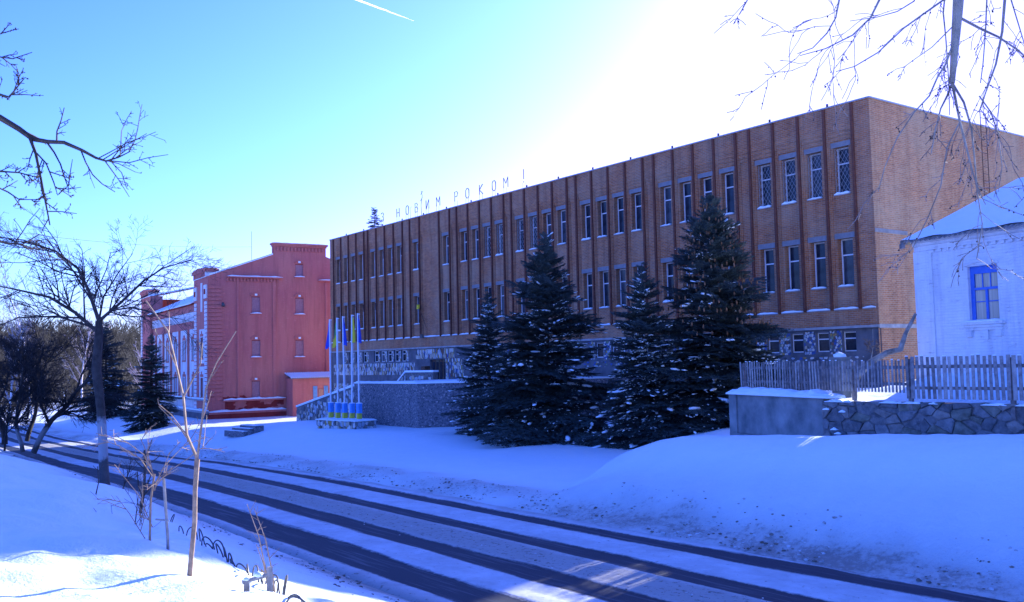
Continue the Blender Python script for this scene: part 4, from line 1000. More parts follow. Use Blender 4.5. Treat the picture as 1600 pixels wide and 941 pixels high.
for s in [rg3.uniform(-0.1, 10) for _ in range(26)]:
    ln = rg3.uniform(0.1, 0.5); snow_strip(mb, s, s + ln, 0.0, 0.2, 2.30, 0.05, T=lambda x, y, z: T2(x, 0.10 - y, z), rag=0.4, seg=0.08)
for s, z in ((5.35, 1.75), (5.45, 1.62), (5.2, 1.98), (0.1, 1.6), (0.2, 1.5), (-0.1, 2.1), (0.35, 2.05)):
    snow_strip(mb, s, s + 0.17, 0.0, 0.1, z, 0.07, T=lambda x, y, z_: T2(x, 0.13 - y, z_), seg=0.06)
mb.build('snow_tufts', rw)
# fence
def fence(name, T, s0, s1, pitch, zb, zt, label, seed, lean=0.01, wf=1.0):
    rg = random.Random(seed); P = T((s0 + s1)/2, 0, 0)
    f = thing(name, (P[0], P[1], zb), label, 'fence', 'picket fence sections on the retaining wall')
    W = lambda s, o, z: tuple(Vector(T(s, o, z)) - Vector((P[0], P[1], zb)))
    mb = MB(); mb.box(s0, s1, -0.045, -0.015, zb + (zt-zb)*0.22, zb + (zt-zb)*0.22 + 0.07, M_wood2, T=W); mb.build('rail', f)
    mb = MB(); mb.box(s0, s1, -0.045, -0.015, zb + (zt-zb)*0.72, zb + (zt-zb)*0.72 + 0.08, M_wood2, T=W); mb.build('rail', f)
    s = s0; i = 0
    while s < s1:
        wd = pitch*rg.uniform(0.50, 0.68)*wf; dz = rg.gauss(0, 0.012); ls = rg.gauss(0, lean); m = rg.choices((M_wood, M_wood2, M_wood3), (4, 2, 1.5))[0]
        zt_ = zt + dz; th = 0.016
        p = [(s - wd/2, 0, zb), (s + wd/2, 0, zb), (s + wd/2 + ls, 0, zt_), (s - wd/2 + ls, 0, zt_)]
        mb = MB(); V = [W(a, -0.013, c) for a, b, c in p] + [W(a, th - 0.013, c) for a, b, c in p]
        mb.add(V, [(0,1,2,3), (7,6,5,4), (0,4,5,1), (1,5,6,2), (2,6,7,3), (3,7,4,0)], m)
        if rg.random() < 0.35: mb.add([(v[0], v[1], v[2] + q) for q in (0.001, 0.022) for v in (W(p[3][0], -0.012, zt_), W(p[2][0], -0.012, zt_), W(p[2][0], 0.008, zt_), W(p[3][0], 0.008, zt_))], [(0,1,5,4), (1,2,6,5), (2,3,7,6), (3,0,4,7), (4,5,6,7)], M_snow)
        mb.build('picket', f)
        s += pitch*rg.uniform(0.93, 1.08); i += 1
    for sp_ in [s0 + 0.02] + [s0 + 2.35*k for k in range(1, int((s1 - s0)/2.35) + 1)]:
        mb = MB(); mb.box(sp_ - 0.045, sp_ + 0.045, -0.14, -0.046, zb - 0.45, zt - 0.05, M_wood2, T=W); mb.build('post', f)
    return f
T3, L3 = line_frame((-18.75, 22.45), (-12.35, 20.75))
fence('picket_fence', T3, 0.0, L3 - 0.1, 0.115, 2.55, 3.33, 'narrow low grey picket section above the smooth concrete part of the wall', 5, 0.016, 0.70)
T4, L4 = line_frame((-12.35, 20.72), (3.0, 21.12))
fence('picket_fence', T4, 0.0, L4, 0.128, 2.42, 3.40, 'taller grey picket section in front of the white cottage above rough stones', 8)
gp_ = thing('stone_gatepost', (-15.15, 22.2, 2.3), 'squat stone post with domed snow cap standing just behind the picket fence', 'post')
mb = MB(); mb.prism([(-.17,-.17),(.17,-.17),(.19,.17),(-.17,.18)], 0, 1.05, M_slab); mb.prism([(-.21,-.2),(.2,-.2),(.21,.2),(-.2,.2)], 1.051, 1.12, M_slab); mb.build('shaft', gp_)
mb = MB(); mb.add(ICO*np.array([.2,.2,.12]) + (0, 0, 1.14), ICOF, M_snow); mb.build('snow_cap', gp_, smooth=True)

# ------------------------------------------------------------------ podium, stairs, planter, flagpoles
pod = thing('entrance_podium', (-43.3, 25.8, 0), 'dark stone-chip clad podium block with snow along its top edge', 'podium')
poly = [(-6.4, -0.45), (0, 0), (3.6, 4.7), (3.6, 11.9), (-6.4, 11.9)]
mb = MB(); mb.prism(poly, -0.4, 2.44, M_chip); mb.build('block', pod)
mb = MB()
for (ax, ay), (bx, by) in (((-6.4, -0.45), (0, 0)), ((0, 0), (3.6, 4.7))):
    T_, LL = line_frame((ax, ay), (bx, by)); snow_strip(mb, -0.03, LL + 0.03, 0, 0.5, 2.441, 0.13, T=lambda x, y, z: T_(x, 0.07 - y, z), seg=0.3, rag=0.15)
mb.prism([(-6.3, 0), (-0.2, 0.3), (3.3, 4.8), (3.5, 11.8), (-6.3, 11.8)], 2.4405, 2.50, M_snow)
mb.build('snow_cap', pod)
st = thing('entrance_stairs', (-55, 27, 0), 'snow covered entrance stairs with sloping stone-clad side walls', 'stairs')
def parapet(name, A, B, za, zb, zg, wd=0.35):
    T_, LL = line_frame((A[0] + 55, A[1] - 27), (B[0] + 55, B[1] - 27))
    mb = MB(); P = [(0, zg), (LL, zg), (LL, zb), (0, za)]
    mb.add([T_(s, o, z) for o in (0, -wd) for s, z in P], [(0,1,2,3), (7,6,5,4), (0,4,5,1), (1,5,6,2), (2,6,7,3), (3,7,4,0)], M_mortar)
    rg = random.Random(int(abs(A[0])*10))
    for c in cells(0.0, LL, zg, max(za, zb), 0.34, 0.26, rg):
        if all(z < za + (zb - za)*s/LL - 0.02 for s, z in c): shard(mb, c, lambda s, o, z: T_(s, o + 0.002, z), 0.02, 0.03, rg.choice((MOS[0], MOS[1], MOS[5], MOS[6], STONE[0], STONE[1], STONE[3])))
    o = mb.build(name, st)
    mb = MB(); mb.add([T_(s, o_, z) for o_ in (0.05, -wd - 0.05) for s, z in ((-.05, za), (LL+.05, zb), (LL+.05, zb + 0.13), (-.05, za + 0.12))], [(0,1,2,3), (7,6,5,4), (0,4,5,1), (1,5,6,2), (2,6,7,3), (3,7,4,0)], M_snow)
    mb.build('parapet_snow', st)
parapet('parapet', (-63.0, 27.6), (-49.9, 25.45), 0.62, 2.28, -1.2)
parapet('parapet', (-60.5, 34.2), (-57.0, 33.0), 2.0, 2.92, -1.0); parapet('parapet', (-56.95, 33.0), (-53.5, 33.1), 2.92, 2.92, -1.0)
for i in range(10):
    mb = MB(); x0 = -7.2 + i*0.45; mb.box(x0, 5.3, 0.4 + 0.001*i, 6.0 - 0.001*i, -0.9 + 0.25*i, -0.66 + 0.25*i, M_conc); mb.box(x0 + 0.02, 5.29, 0.42 + 0.001*i, 5.98 - 0.001*i, -0.66 + 0.25*i, -0.651 + 0.25*i + 0.005, M_snow); mb.build('step', st)
pl = thing('stone_planter', (-47.4, 23.55, 0), 'low crazy-paved stone planter with snow on top carrying the flagpoles', 'planter', None, R(9))
mb = MB(); mb.box(-1.85, 1.85, -0.55, 0.75, -0.2, 0.50, M_mortar); mb.build('box', pl)
rg = random.Random(2); mb = MB()
for c in cells(-1.85, 1.85, -0.05, 0.5, 0.17, 0.27, rg): shard(mb, c, lambda s, o, z: (s, -0.551 - o, z), 0.012, 0.025, rg.choice((MOS[0], MOS[0], MOS[1], MOS[5], MOS[6], STONE[0], MOS[3])))
for c in cells(-0.55, 0.75, -0.05, 0.5, 0.2, 0.27, rg): shard(mb, c, lambda s, o, z: (1.851 + o, s, z), 0.012, 0.025, rg.choice((MOS[0], MOS[1], MOS[5], STONE[0], MOS[5])))
tag(mb.build('stone_facing', pl), kind='stuff')
mb = MB(); snow_strip(mb, -1.92, 1.92, -0.62, 0.8, 0.501, 0.10, rag=0.2); mb.build('snow_cap', pl)
PR = Matrix.Rotation(R(9), 4, 'Z')
spec = (('blue', M_flagb, 'leftmost pole by the pink wall with limp dark blue flag'), ('yellowgreen', M_flagy, 'second pole from the left with limp yellow green flag'),
        ('blue', M_flagb, 'middle pole of the five with limp dark blue flag'), ('yellow', M_flagy, 'fourth pole from the left with bright yellow flag'), ('blue', M_flagb, 'rightmost pole next to the dark podium with narrow blue flag'))
for i, (kind, fm, lab) in enumerate(spec):
    p = PR @ Vector((-1.42 + i*0.66, 0.1, 0)) + Vector((-47.4, 23.55, 0.5))
    fp = thing('flagpole', tuple(p), lab, 'flagpole', 'row of five white flagpoles in the planter')
    H = 5.62 + 0.05*i
    mb = MB(); mb.tube([(0, 0, 0), (0, 0, H)], 0.045, 8, M_pole); mb.tube([(0, 0, H - 0.03), (0.16, 0.05, H - 0.05)], 0.022, 5, M_pole); mb.tube([(0.14, 0.04, H - 0.06), (0.10, 0.05, H*0.6), (0.055, 0.05, 1.6)], 0.006, 4, M_frame); mb.box(0.03, 0.09, 0.0, 0.06, 1.5, 1.62, M_metal); mb.build('pole', fp)
    fp.rotation_euler = (R(random.uniform(-0.5, 0.5)), R(random.uniform(-0.6, 0.6)), 0)
    mb = MB()
    # hanging cloth gathered at the pole: folded sheet with a zigzag plan
    n1, n2 = 9, 8; side = -1 if i in (0, 1) else 1; topw, botw = 0.10, (0.42 if i != 4 else 0.36)
    V = []
    for a in range(n2 + 1):
        z = H - 0.10 - 1.45*a/n2; wd = topw + (botw - topw)*min(1, a/n2*1.25)
        for b in range(n1 + 1):
            u = b/n1; V.append((side*(0.05 + wd*u), 0.07*math.sin(u*9 + a*0.25)*(0.4 + 0.6*a/n2), z - 0.25*u*(1 if i != 3 else 0.3) + (0.12*u if a == n2 else 0)))
    F = [(a*(n1+1)+b, a*(n1+1)+b+1, (a+1)*(n1+1)+b+1, (a+1)*(n1+1)+b) for a in range(n2) for b in range(n1)]
    mb.add(V, F, fm)
    if kind == 'yellowgreen': mb.add([(v[0]*0.8 + 0.0, v[1] - 0.05, v[2] - 0.1) for v in V], F[:len(F)//2], M_flagg)
    mb.build('flag', fp, smooth=True)
    mb = MB()
    rr = lambda x0, x1, z0, z1, m_: mb.box(x0, x1, -0.11, 0.11, z0, z1, m_)
    rr(-0.15, 0.15, 0.40, 0.92, M_slb); rr(-0.11, 0.11, 0.0, 0.399, M_sly); mb.build('sleeve', fp)
    mb = MB(); mb.box(-0.17, -0.111, -0.11, 0.0, 0.02, 0.395, M_pole); mb.box(-0.15, -0.07, -0.125, -0.111, 0.42, 0.86, M_pole) if i % 2 else None
    mb.build('plate', fp)
    mb = MB(); snow_strip(mb, -0.16, 0.16, -0.12, 0.12, 0.921, 0.06, seg=0.12); mb.build('sleeve_snow', fp)
gs = thing('garden_steps', (-55.2, 21.4, -0.15), 'few dark steps poking out of the snow left of the planter', 'steps', None, R(8))
for i in range(3):
    mb = MB(); mb.box(-1.3 - 0.5*i, 0.6 - 0.25*i, -0.25*i - 0.2, 0.35 - 0.25*i, -0.25 - 0.14*i, 0.16 - 0.16*i, M_chip); mb.box(-1.28 - 0.5*i, 0.58 - 0.25*i, -0.25*i - 0.17, 0.35 - 0.25*i, 0.161 - 0.16*i, 0.20 - 0.16*i, M_snow); mb.build('step', gs)

# ================================================================== conifers
def frond(Lf, rng):
    """one spruce bough along +x: needle tufts as thin triangles; returns verts, faces(tri)"""
    V = []; F = []
    def blade(p, d, w_):
        b = len(V); pr = d.cross(Vector((0, 0, 1)));
        if pr.length < 1e-3: pr = Vector((1, 0, 0))
        pr.normalize(); tw = Vector((pr.x, pr.y, rng.uniform(-0.8, 0.8))).normalized()*w_
        V.extend([p - tw, p + tw, p + d]); F.append((b, b+1, b+2))
    def twig(p, d, ln, w_):
        n = max(2, int(ln/0.055))
        for i in range(n):
            t = i/n; q = p + d*ln*t + Vector((0, 0, -0.10*ln*t*t))
            for s in (-1, 1, 0):
                a = Vector((d.x, d.y, d.z)) ; side = d.cross(Vector((0, 0, 1))).normalized()*s*rng.uniform(0.5, 1.1)
                dd = (a*0.9 + side + Vector((0, 0, rng.uniform(-0.15, 0.45)))).normalized()*rng.uniform(0.08, 0.13)
                blade(q, dd, 0.021)
    n = max(4, int(Lf/0.085)); droop = lambda t: -0.16*Lf*t*t + 0.07*Lf*t*t*t*2
    for i in range(n):
        t = (i + 0.5)/n; p = Vector((Lf*t, 0, droop(t))); 
        ln = Lf*0.42*(math.sin(math.pi*min(1, 0.18 + t*0.85)))**0.8*rng.uniform(0.75, 1.15) + 0.06
        for s in (-1, 1):
            if t < 0.12: continue
            d = Vector((math.cos(0.85), s*math.sin(0.85), rng.uniform(-0.16, 0.05))).normalized(); twig(p, d, ln*0.8, 0.012)
    twig(Vector((Lf*0.8, 0, droop(0.8))), Vector((1, 0, 0.08)).normalized(), Lf*0.25, 0.012)
    return np.array([tuple(v) for v in V]), np.array(F)
FR = {}
rgf = random.Random(5)
for Lf in (0.5, 0.9, 1.4, 1.9, 2.4): FR[Lf] = [frond(Lf, rgf) for _ in range(2)]
OCT = np.array([(1,0,0),(-1,0,0),(0,1,0),(0,-1,0),(0,0,1),(0,0,-1)], float)
OCTF = np.array([(0,2,4),(2,1,4),(1,3,4),(3,0,4),(2,0,5),(1,2,5),(3,1,5),(0,3,5)])
def snow_pad(rng, Lf):
    V = []; F = []; k = 0
    for i in range(rng.randint(9, 20)):
        t = rng.uniform(0.3, 1.02); x = Lf*t; y = rng.gauss(0, 0.24)*Lf*(1.2 - t); z = -0.09*Lf*t*t + 0.045 + rng.uniform(-0.03, 0.03)
        if i < 2: r = rng.uniform(0.05, 0.11)*(0.6 + 0.25*Lf); B_, BF = ICO, ICOF
        else: r = rng.uniform(0.018, 0.05); B_, BF = OCT, OCTF
        a = rng.uniform(-0.8, 0.8); ca, sa = math.cos(a), math.sin(a)
        v = B_*np.array([r*rng.uniform(1.2, 3.0), r*rng.uniform(0.5, 1.0), r*0.45])*np.random.uniform(0.7, 1.25, (len(B_), 1))
        v = np.stack([v[:, 0]*ca - v[:, 1]*sa, v[:, 0]*sa + v[:, 1]*ca, v[:, 2]], 1) + (x, y, z)
        V.append(v); F.append(BF + k); k += len(B_)
    return np.concatenate(V), np.concatenate(F)
def spruce(name, loc, H, Rb, label, seed, snow=0.5, cones=False, dens=1.0, z0=0.25, shape=0.85, group='snowy spruces on the plaza', lean=(0, 0)):
    rng = random.Random(seed); np.random.seed(seed)
    t_ = thing(name, loc, label, 'spruce', group)
    mb = MB(); mb.tube([(lean[0]*q*H, lean[1]*q*H, H*q*0.985 - 0.2*(q == 0)) for q in (0, .25, .5, .75, 1)], [0.02*H + 0.02, 0.016*H, 0.011*H, 0.006*H, 0.008], 8, M_bark); mb.build('trunk', t_)
    VV = []; FF = []; SV = []; SF = []; k = 0; ks = 0; z = z0
    while z < H - 0.15:
        q = z/H; Lw = Rb*(1 - q)**shape*(0.86 + 0.14*math.sin(z*5 + seed)) + 0.10
        if q < 0.12: Lw *= 0.75 + 2.0*q
        nb = max(5, int((6 + 4.2*Lw)*dens)); a0 = rng.uniform(0, 6.28)
        for i in range(nb):
            L = Lw*rng.uniform(0.62, 1.16)*(1 + 0.13*math.sin(2*(a0*0 + 2*math.pi*i/nb) + seed) + 0.09*math.sin(z*2.3 + 3*i + seed))
            if rng.random() < 0.08: L *= 1.18
            if rng.random() < 0.10: continue
            key = min(FR, key=lambda f: abs(f - L)); v, f = rng.choice(FR[key]); s = L/key
            az = a0 + 2*math.pi*i/nb + rng.uniform(-0.2, 0.2)
            el = (-0.20 + 0.85*q**1.5) + rng.uniform(-0.12, 0.12)
            zz = z + rng.uniform(-0.12, 0.12); roll = rng.uniform(-0.3, 0.3)
            Mx = Matrix.Rotation(az, 3, 'Z') @ Matrix.Rotation(-el, 3, 'Y') @ Matrix.Rotation(roll, 3, 'X')
            A = np.array(Mx).T*s; off = np.array((lean[0]*zz, lean[1]*zz, zz))
            VV.append(v @ A + off); FF.append(f + k); k += len(v)
            if rng.random() < snow*(1.35 - 1.3*q)*(0.35 + 1.5*max(0, 0.4 + noise.noise(Vector((math.cos(az)*1.4, math.sin(az)*1.4 + seed, z*0.8))))) and L > 0.3:
                sv_, sf_ = snow_pad(rng, key); SV.append(sv_ @ A + off); SF.append(sf_ + ks); ks += len(sv_)
        z += (0.13 + 0.10*(1 - q))/max(0.6, dens**0.5)
    np_obj('foliage', np.concatenate(VV), np.concatenate(FF), M_needle, t_)
    if SV: np_obj('branch_snow', np.concatenate(SV), np.concatenate(SF), M_snow, t_, smooth=True)['kind'] = 'stuff'
    if cones:
        V = []; F = []; k = 0
        for _ in range(420):
            q = rng.uniform(0.42, 0.97); a = rng.uniform(0, 6.28); r = Rb*(1 - q)**shape*rng.uniform(0.5, 1.0)
            v = ICO*np.array([.035, .035, .10]) + (r*math.cos(a), r*math.sin(a), q*H - 0.1*r); V.append(v); F.append(ICOF + k); k += 12
        o = np_obj('cones', np.concatenate(V), np.concatenate(F), M_cone, t_); o['kind'] = 'stuff'
    return t_
spruce('spruce_tree', (-37.4, 26.3, 0.0), 7.0, 2.6, 'smallest leftmost plaza spruce beside the dark podium, boughs flecked with snow', 1, 0.75, shape=0.9)
spruce('spruce_tree', (-32.1, 25.7, 0.0), 9.1, 3.8, 'broad dark spruce in the middle of the plaza row, base sweeping the snow', 2, 0.62, shape=0.82, dens=0.85)
spruce('spruce_tree', (-26.8, 26.35, 0.0), 7.4, 2.7, 'slender snow-flecked spruce between the two largest spruces', 3, 0.95, shape=0.85)
spruce('spruce_tree', (-24.95, 28.5, 0.0), 9.9, 3.9, 'tallest spruce with brown cones in its top, behind the concrete wall end', 4, 0.42, True, shape=0.70, dens=0.85)
spruce('spruce_tree', (-84.5, 23.6, -1.5), 8.2, 2.9, 'dark layered spruce in front of the pink building side', 6, 0.3, shape=0.85, dens=0.85, group='spruces by the pink building')
spruce('spruce_tree', (-107.0, 25.2, -1.75), 10.6, 3.8, 'wide dark spruce left of the pink building with snow on its low boughs', 7, 0.5, shape=0.8, dens=0.5, group='spruces by the pink building')
spruce('rooftop_fir', (-73.1, BY + 1.6, ZR - 0.25), 2.7, 0.85, 'small bare-looking holiday fir standing on the brick roof', 8, 0.0, dens=1.1, shape=0.7, z0=0.4, group=None)

# ================================================================== bare trees
def grow(rng, p, d, L, r, lvl, out, P, twigs=None):
    """polyline with jitter, then children"""
    n = max(3, int(L/P.get('seg', 0.35)) + 1) if lvl < 2 or P.get('fine') else 4
    pts = [Vector(p)]; dd = Vector(d).normalized(); st = L/(n-1); bend = P.get('bend', 0.0)
    for i in range(n - 1):
        dd = (dd + Vector((rng.gauss(0, 1), rng.gauss(0, 1), rng.gauss(0, 1)))*P['jit'] + Vector((0, 0, P['up']*(1 if lvl else 0.3)))*st).normalized()
        pts.append(pts[-1] + dd*st)
    r1 = r*(0.45 if lvl else 0.5); rad = [r + (r1 - r)*i/(n-1) for i in range(n)]
    out.append((pts, rad, lvl))
    if lvl >= P['levels']: return
    nc = P['nch'][lvl]
    for c in range(nc):
        t = rng.uniform(P['t0'][lvl], 1.0); i = min(n-2, int(t*(n-1))); q = pts[i].lerp(pts[i+1], t*(n-1) - i)
        ax = (pts[i+1] - pts[i]).normalized(); per = ax.orthogonal().normalized(); per.rotate(Matrix.Rotation(rng.uniform(0, 6.28), 3, ax))
        ang = rng.uniform(*P['ang']); nd = ax*math.cos(ang) + per*math.sin(ang); nd.y *= P.get('flat', 1.0)
        grow(rng, q, nd, L*P['lr']*rng.uniform(0.6, 1.15)*(1.15 - 0.5*t), rad[i]*P['rr'], lvl + 1, out, P)
def tree_from(name, loc, segs, label, cat, mats, group=None, minr=0.004, trunk_mat=None, buds=0.0):
    t = thing(name, loc, label, cat, group)
    mt, mc = MB(), MB()
    for pts, rad, lvl in segs:
        tgt = mt if lvl == 0 else mc; sides = 8 if lvl == 0 else (5 if lvl == 1 else 3)
        tgt.tube([tuple(p) for p in pts], [max(minr, r_) for r_ in rad], sides, (trunk_mat or mats[0]) if lvl == 0 else mats[0 if lvl == 1 else 1], False)
    mt.build('trunk', t, smooth=True); mc.build('crown', t)
    if buds:
        rb_ = random.Random(3); V = []; F = []; k = 0
        for pts, rad, lvl in segs:
            if lvl == 0 or max(rad) > 0.03: continue
            for i in range(len(pts) - 1):
                for q in range(2):
                    if rb_.random() > (buds if lvl > 1 else min(1, buds*1.6)): continue
                    p = pts[i].lerp(pts[i+1], rb_.random()); r_ = rb_.uniform(0.002, 0.0055); d = (pts[i+1] - pts[i]).normalized()
                    v = ICO*r_*np.array([1, 1, 1.3]) + np.array(p) + np.random.uniform(-1, 1, 3)*0.005; V.append(v); F.append(ICOF + k); k += 12
        o = np_obj('buds', np.concatenate(V), np.concatenate(F), M_bark, t); o['kind'] = 'stuff'
    return t
RV = Vector((0.595, 0.803, 0)); FV = Vector((-0.803, 0.595, 0))     # rightwards and away, seen from the street
def rel(dx, dz, dd=0.0): return RV*dx + FV*dd + Vector((0, 0, dz))
# the limewashed tree
rng = random.Random(12); segs = []
trunk = [rel(0.05, -0.3), rel(0.0, 0.4), rel(-0.04, 1.3), rel(-0.10, 2.2), rel(-0.22, 3.2), rel(-0.18, 4.1, 0.05), rel(-0.16, 4.5)]
segs.append((trunk, [0.17, 0.125, 0.12, 0.115, 0.13, 0.11, 0.09], 0))
LP = dict(jit=0.10, up=0.10, levels=4, nch=[0, 11, 8, 6, 0], t0=[.3, .12, .15, .15], ang=(0.45, 1.15), lr=0.5, rr=0.6, flat=1.0, seg=0.3)
def limb(pts, r0, r1, P, rng, segs, n2=None, lvl=1):
    pts = [Vector(p) for p in pts]; n = len(pts); rad = [r0 + (r1 - r0)*i/(n-1) for i in range(n)]; segs.append((pts, rad, lvl))
    Lt = sum((pts[i+1]-pts[i]).length for i in range(n-1))
    for c in range(n2 or P['nch'][lvl]):
        t = rng.uniform(0.10, 1.0)*(n-1); i = min(n-2, int(t)); q = pts[i].lerp(pts[i+1], t - i); ax = (pts[i+1]-pts[i]).normalized()
        per = ax.orthogonal().normalized(); per.rotate(Matrix.Rotation(rng.uniform(0, 6.28), 3, ax)); ang = rng.uniform(*P['ang'])
        grow(rng, q, ax*math.cos(ang) + per*math.sin(ang), min(P.get('maxl', 99), Lt*P['lr'])*rng.uniform(0.45, 1.0), min(P.get('cr', 99), max(0.006, rad[i]*0.5)), lvl + 1, segs, P)
limb([rel(-0.2, 4.2), rel(-0.9, 4.75, .2), rel(-1.7, 5.2, .4), rel(-2.7, 5.45, .5), rel(-3.4, 5.6, .6)], 0.060, 0.012, LP, rng, segs, 15)
limb([rel(-0.16, 4.5), rel(-0.35, 5.3, -.2), rel(-0.6, 5.9, -.3), rel(-1.1, 6.35, -.5), rel(-1.9, 6.65, -.6), rel(-2.7, 6.75, -.8)], 0.055, 0.010, LP, rng, segs, 17)
limb([rel(-0.16, 4.5), rel(0.3, 5.0, .3), rel(0.85, 5.6, .5), rel(1.35, 5.95, .6), rel(2.1, 6.2, .8)], 0.050, 0.009, LP, rng, segs, 16)
limb([rel(-0.16, 4.5), rel(0.3, 4.75, -.3), rel(1.0, 4.8, -.6), rel(1.7, 4.6, -.8), rel(2.3, 4.45, -1)], 0.036, 0.008, LP, rng, segs, 13)
limb([rel(-0.18, 4.4), rel(-0.3, 5.2, .6), rel(-0.1, 5.9, 1.1), rel(0.1, 6.5, 1.6)], 0.034, 0.008, LP, rng, segs, 13)
limb([rel(-0.2, 4.3), rel(-0.9, 4.6, -.8), rel(-1.6, 4.55, -1.4), rel(-2.2, 4.2, -1.8)], 0.034, 0.008, LP, rng, segs, 11)
tree_from('bare_tree', (-26.9, 6.3, 0.35), segs, 'leaning bare tree with limewashed lower trunk on the near bank', 'tree', (M_bark, M_bark), None, 0.0032, M_limetrunk)
# dark leaning trees at the left edge
TP = dict(jit=0.13, up=0.12, levels=4, nch=[9, 8, 7, 5, 0], t0=[.3, .2, .2, .15], ang=(0.35, 1.0), lr=0.62, rr=0.6, seg=0.5)
def bare(seed, loc, H, r, d, label, cat='tree', group=None, mats=(M_dkbark, M_dkbark), P=TP, minr=0.010, tm=None, name='bare_tree'):
    rng = random.Random(seed); segs = []
    grow(rng, (0, 0, -0.3), d, H*0.62, r, 0, segs, P)
    return tree_from(name, loc, segs, label, cat, mats, group, minr, tm)
bare(31, (-60.3, 10.3, -0.8), 9.5, 0.17, RV*0.35 + Vector((0, 0, 1)), 'dark bare tree leaning right with pale painted foot on the left bank', tm=M_limefoot)
bare(32, (-60.0, 9.7, -0.7), 8.5, 0.12, -RV*0.25 + Vector((0, 0, 1)), 'thinner bare tree leaning left right beside the painted leaning one', tm=M_limefoot)
bare(33, (-70.5, 10.3, -0.9), 10.5, 0.2, RV*0.12 + Vector((0, 0, 1)), 'upright dark bare tree closest to the left edge of the road')
bare(34, (-57.5, 8.4, -0.4), 4.2, 0.06, Vector((0.1, 0.1, 1)), 'short spindly bare tree in front of the dark roadside trees')
bare(35, (-66.0, 9.2, -0.7), 9.5, 0.14, RV*0.02 + Vector((0, 0, 1)), 'tangled bare tree between the leaning tree and the left picture edge')
bare(36, (-74.0, 12.2, -1.0), 11.0, 0.16, RV*-0.05 + Vector((0, 0, 1)), 'tall dark bare tree rising behind the roadside thicket')
bare(37, (-64.5, 8.6, -0.6), 7.5, 0.10, RV*0.2 + Vector((0, 0, 1)), 'small forked bare tree low in the roadside thicket')
BP = dict(jit=0.06, up=0.05, levels=4, nch=[20, 8, 6, 3, 0], t0=[.25, .15, .15, .15], ang=(0.3, 0.8), lr=0.34, rr=0.5, seg=1.0)
DK = dict(jit=0.12, up=0.10, levels=4, nch=[10, 7, 5, 3, 0], t0=[.2, .15, .15, .15], ang=(0.4, 1.0), lr=0.5, rr=0.5, seg=1.0)
far = [(-118, 20, 25, 'tallest pale birch at the far left'), (-128, 27, 20, 'second birch behind the leaning roadside trees'), (-114, 17, 18, 'birch nearest the road at the far left edge'), (-138, 38, 17, 'pale birch seen left of the limewashed trunk')]
for i, (x, y, H, lab) in enumerate(far):
    bare(50 + i, (x, y, gz(x) - 0.1), H, 0.13, Vector((0.03, 0.02, 1)), lab, 'birch', 'pale birches beyond the road bend', (M_birchfar, M_birchfar), BP, 0.013, M_quoin, 'birch_tree')
far2 = [(-116, 28, 9), (-108, 24, 8), (-124, 14, 9), (-134, 22, 10), (-131, 44, 9), (-112, 36, 8.5), (-143, 52, 10)]
labs = ['dark bushy bare tree between the birches', 'bare tree just left of the wide dark spruce', 'bare tree low at the left picture edge', 'broad bare tree standing behind the second birch', 'bare tree seen between the spruces by the pink building', 'small bare tree behind the wide dark spruce', 'farthest bare tree against the wooded hill']
for i, ((x, y, H), lab) in enumerate(zip(far2, labs)):
    bare(70 + i, (x, y, gz(x) - 0.1), H*1.1, 0.14, Vector((0.05*(i - 3), 0.05, 1)), lab, 'tree', 'bare trees beyond the road bend', (M_dkbark, M_dkbark), DK, 0.018)
# wooded hill behind: many small crowns, one mass
rgh = np.random.RandomState(9); NT = 13000; NB = 14
tx = rgh.uniform(-340, -170, NT); ty = rgh.uniform(-70, 200, NT); tH = rgh.uniform(6, 12, NT)
tz = np.array([ground_h(a, b, False) for a, b in zip(tx, ty)])
V = np.zeros((NT, NB, 3, 3))
for j in range(NB):
    q = rgh.uniform(0.0, 0.85, NT); a = rgh.uniform(0, 6.28, NT); L_s = rgh.uniform(1.2, 3.2, NT)*(1.1 - q*0.6); wd = rgh.uniform(0.06, 0.22, NT)
    b0 = np.stack([tx + 0.5*np.cos(a)*(1-q), ty + 0.5*np.sin(a)*(1-q), tz + tH*q], 1); up = np.stack([np.cos(a)*0.55, np.sin(a)*0.55, np.ones(NT)*0.85], 1)*L_s[:, None]
    side = np.stack([-0.5*np.ones(NT), 0.85*np.ones(NT), np.zeros(NT)], 1)*wd[:, None]
    V[:, j, 0] = b0 - side; V[:, j, 1] = b0 + side; V[:, j, 2] = b0 + up
V = V.reshape(-1, 3); F = np.arange(len(V)).reshape(-1, 3)
tag(np_obj('far_wood', V, F, M_forest), 'dark wooded hillside beyond the road bend', 'wood', kind='stuff')

# ------------------------------------------------------------------ foreground sapling, stakes, shrub, stalks, hoops
SP_ = dict(jit=0.07, up=0.25, levels=3, nch=[0, 4, 2, 0], t0=[.3, .3, .3], ang=(0.3, 0.8), lr=0.28, rr=0.6, seg=0.15)
rng = random.Random(17); segs = []
B = Vector((-9.10, 2.92, 1.45))
def relB(dx, dz, dd=0): return rel(dx, dz, dd)
segs.append(([relB(-0.05, -0.15), relB(-0.03, 0.0), relB(-0.01, 0.25), relB(0.025, 0.6), relB(0.03, 0.9), relB(0.05, 1.19)], [0.032, 0.027, 0.024, 0.023, 0.022, 0.025], 0))
def sl(pts, r0, r1, n2=4): limb(pts, r0, r1, SP_, rng, segs, n2)
sl([relB(0.05, 1.19), relB(-0.06, 1.42, .03), relB(-0.10, 1.78, .05), relB(-0.18, 2.12, .06), relB(-0.26, 2.42, .08), relB(-0.48, 2.72, .1)], 0.017, 0.007, 4)
sl([relB(0.05, 1.19), relB(0.10, 1.5, -.03), relB(0.15, 1.86, -.05), relB(0.25, 2.1, -.05), relB(0.45, 2.4, -.08)], 0.013, 0.005, 2)
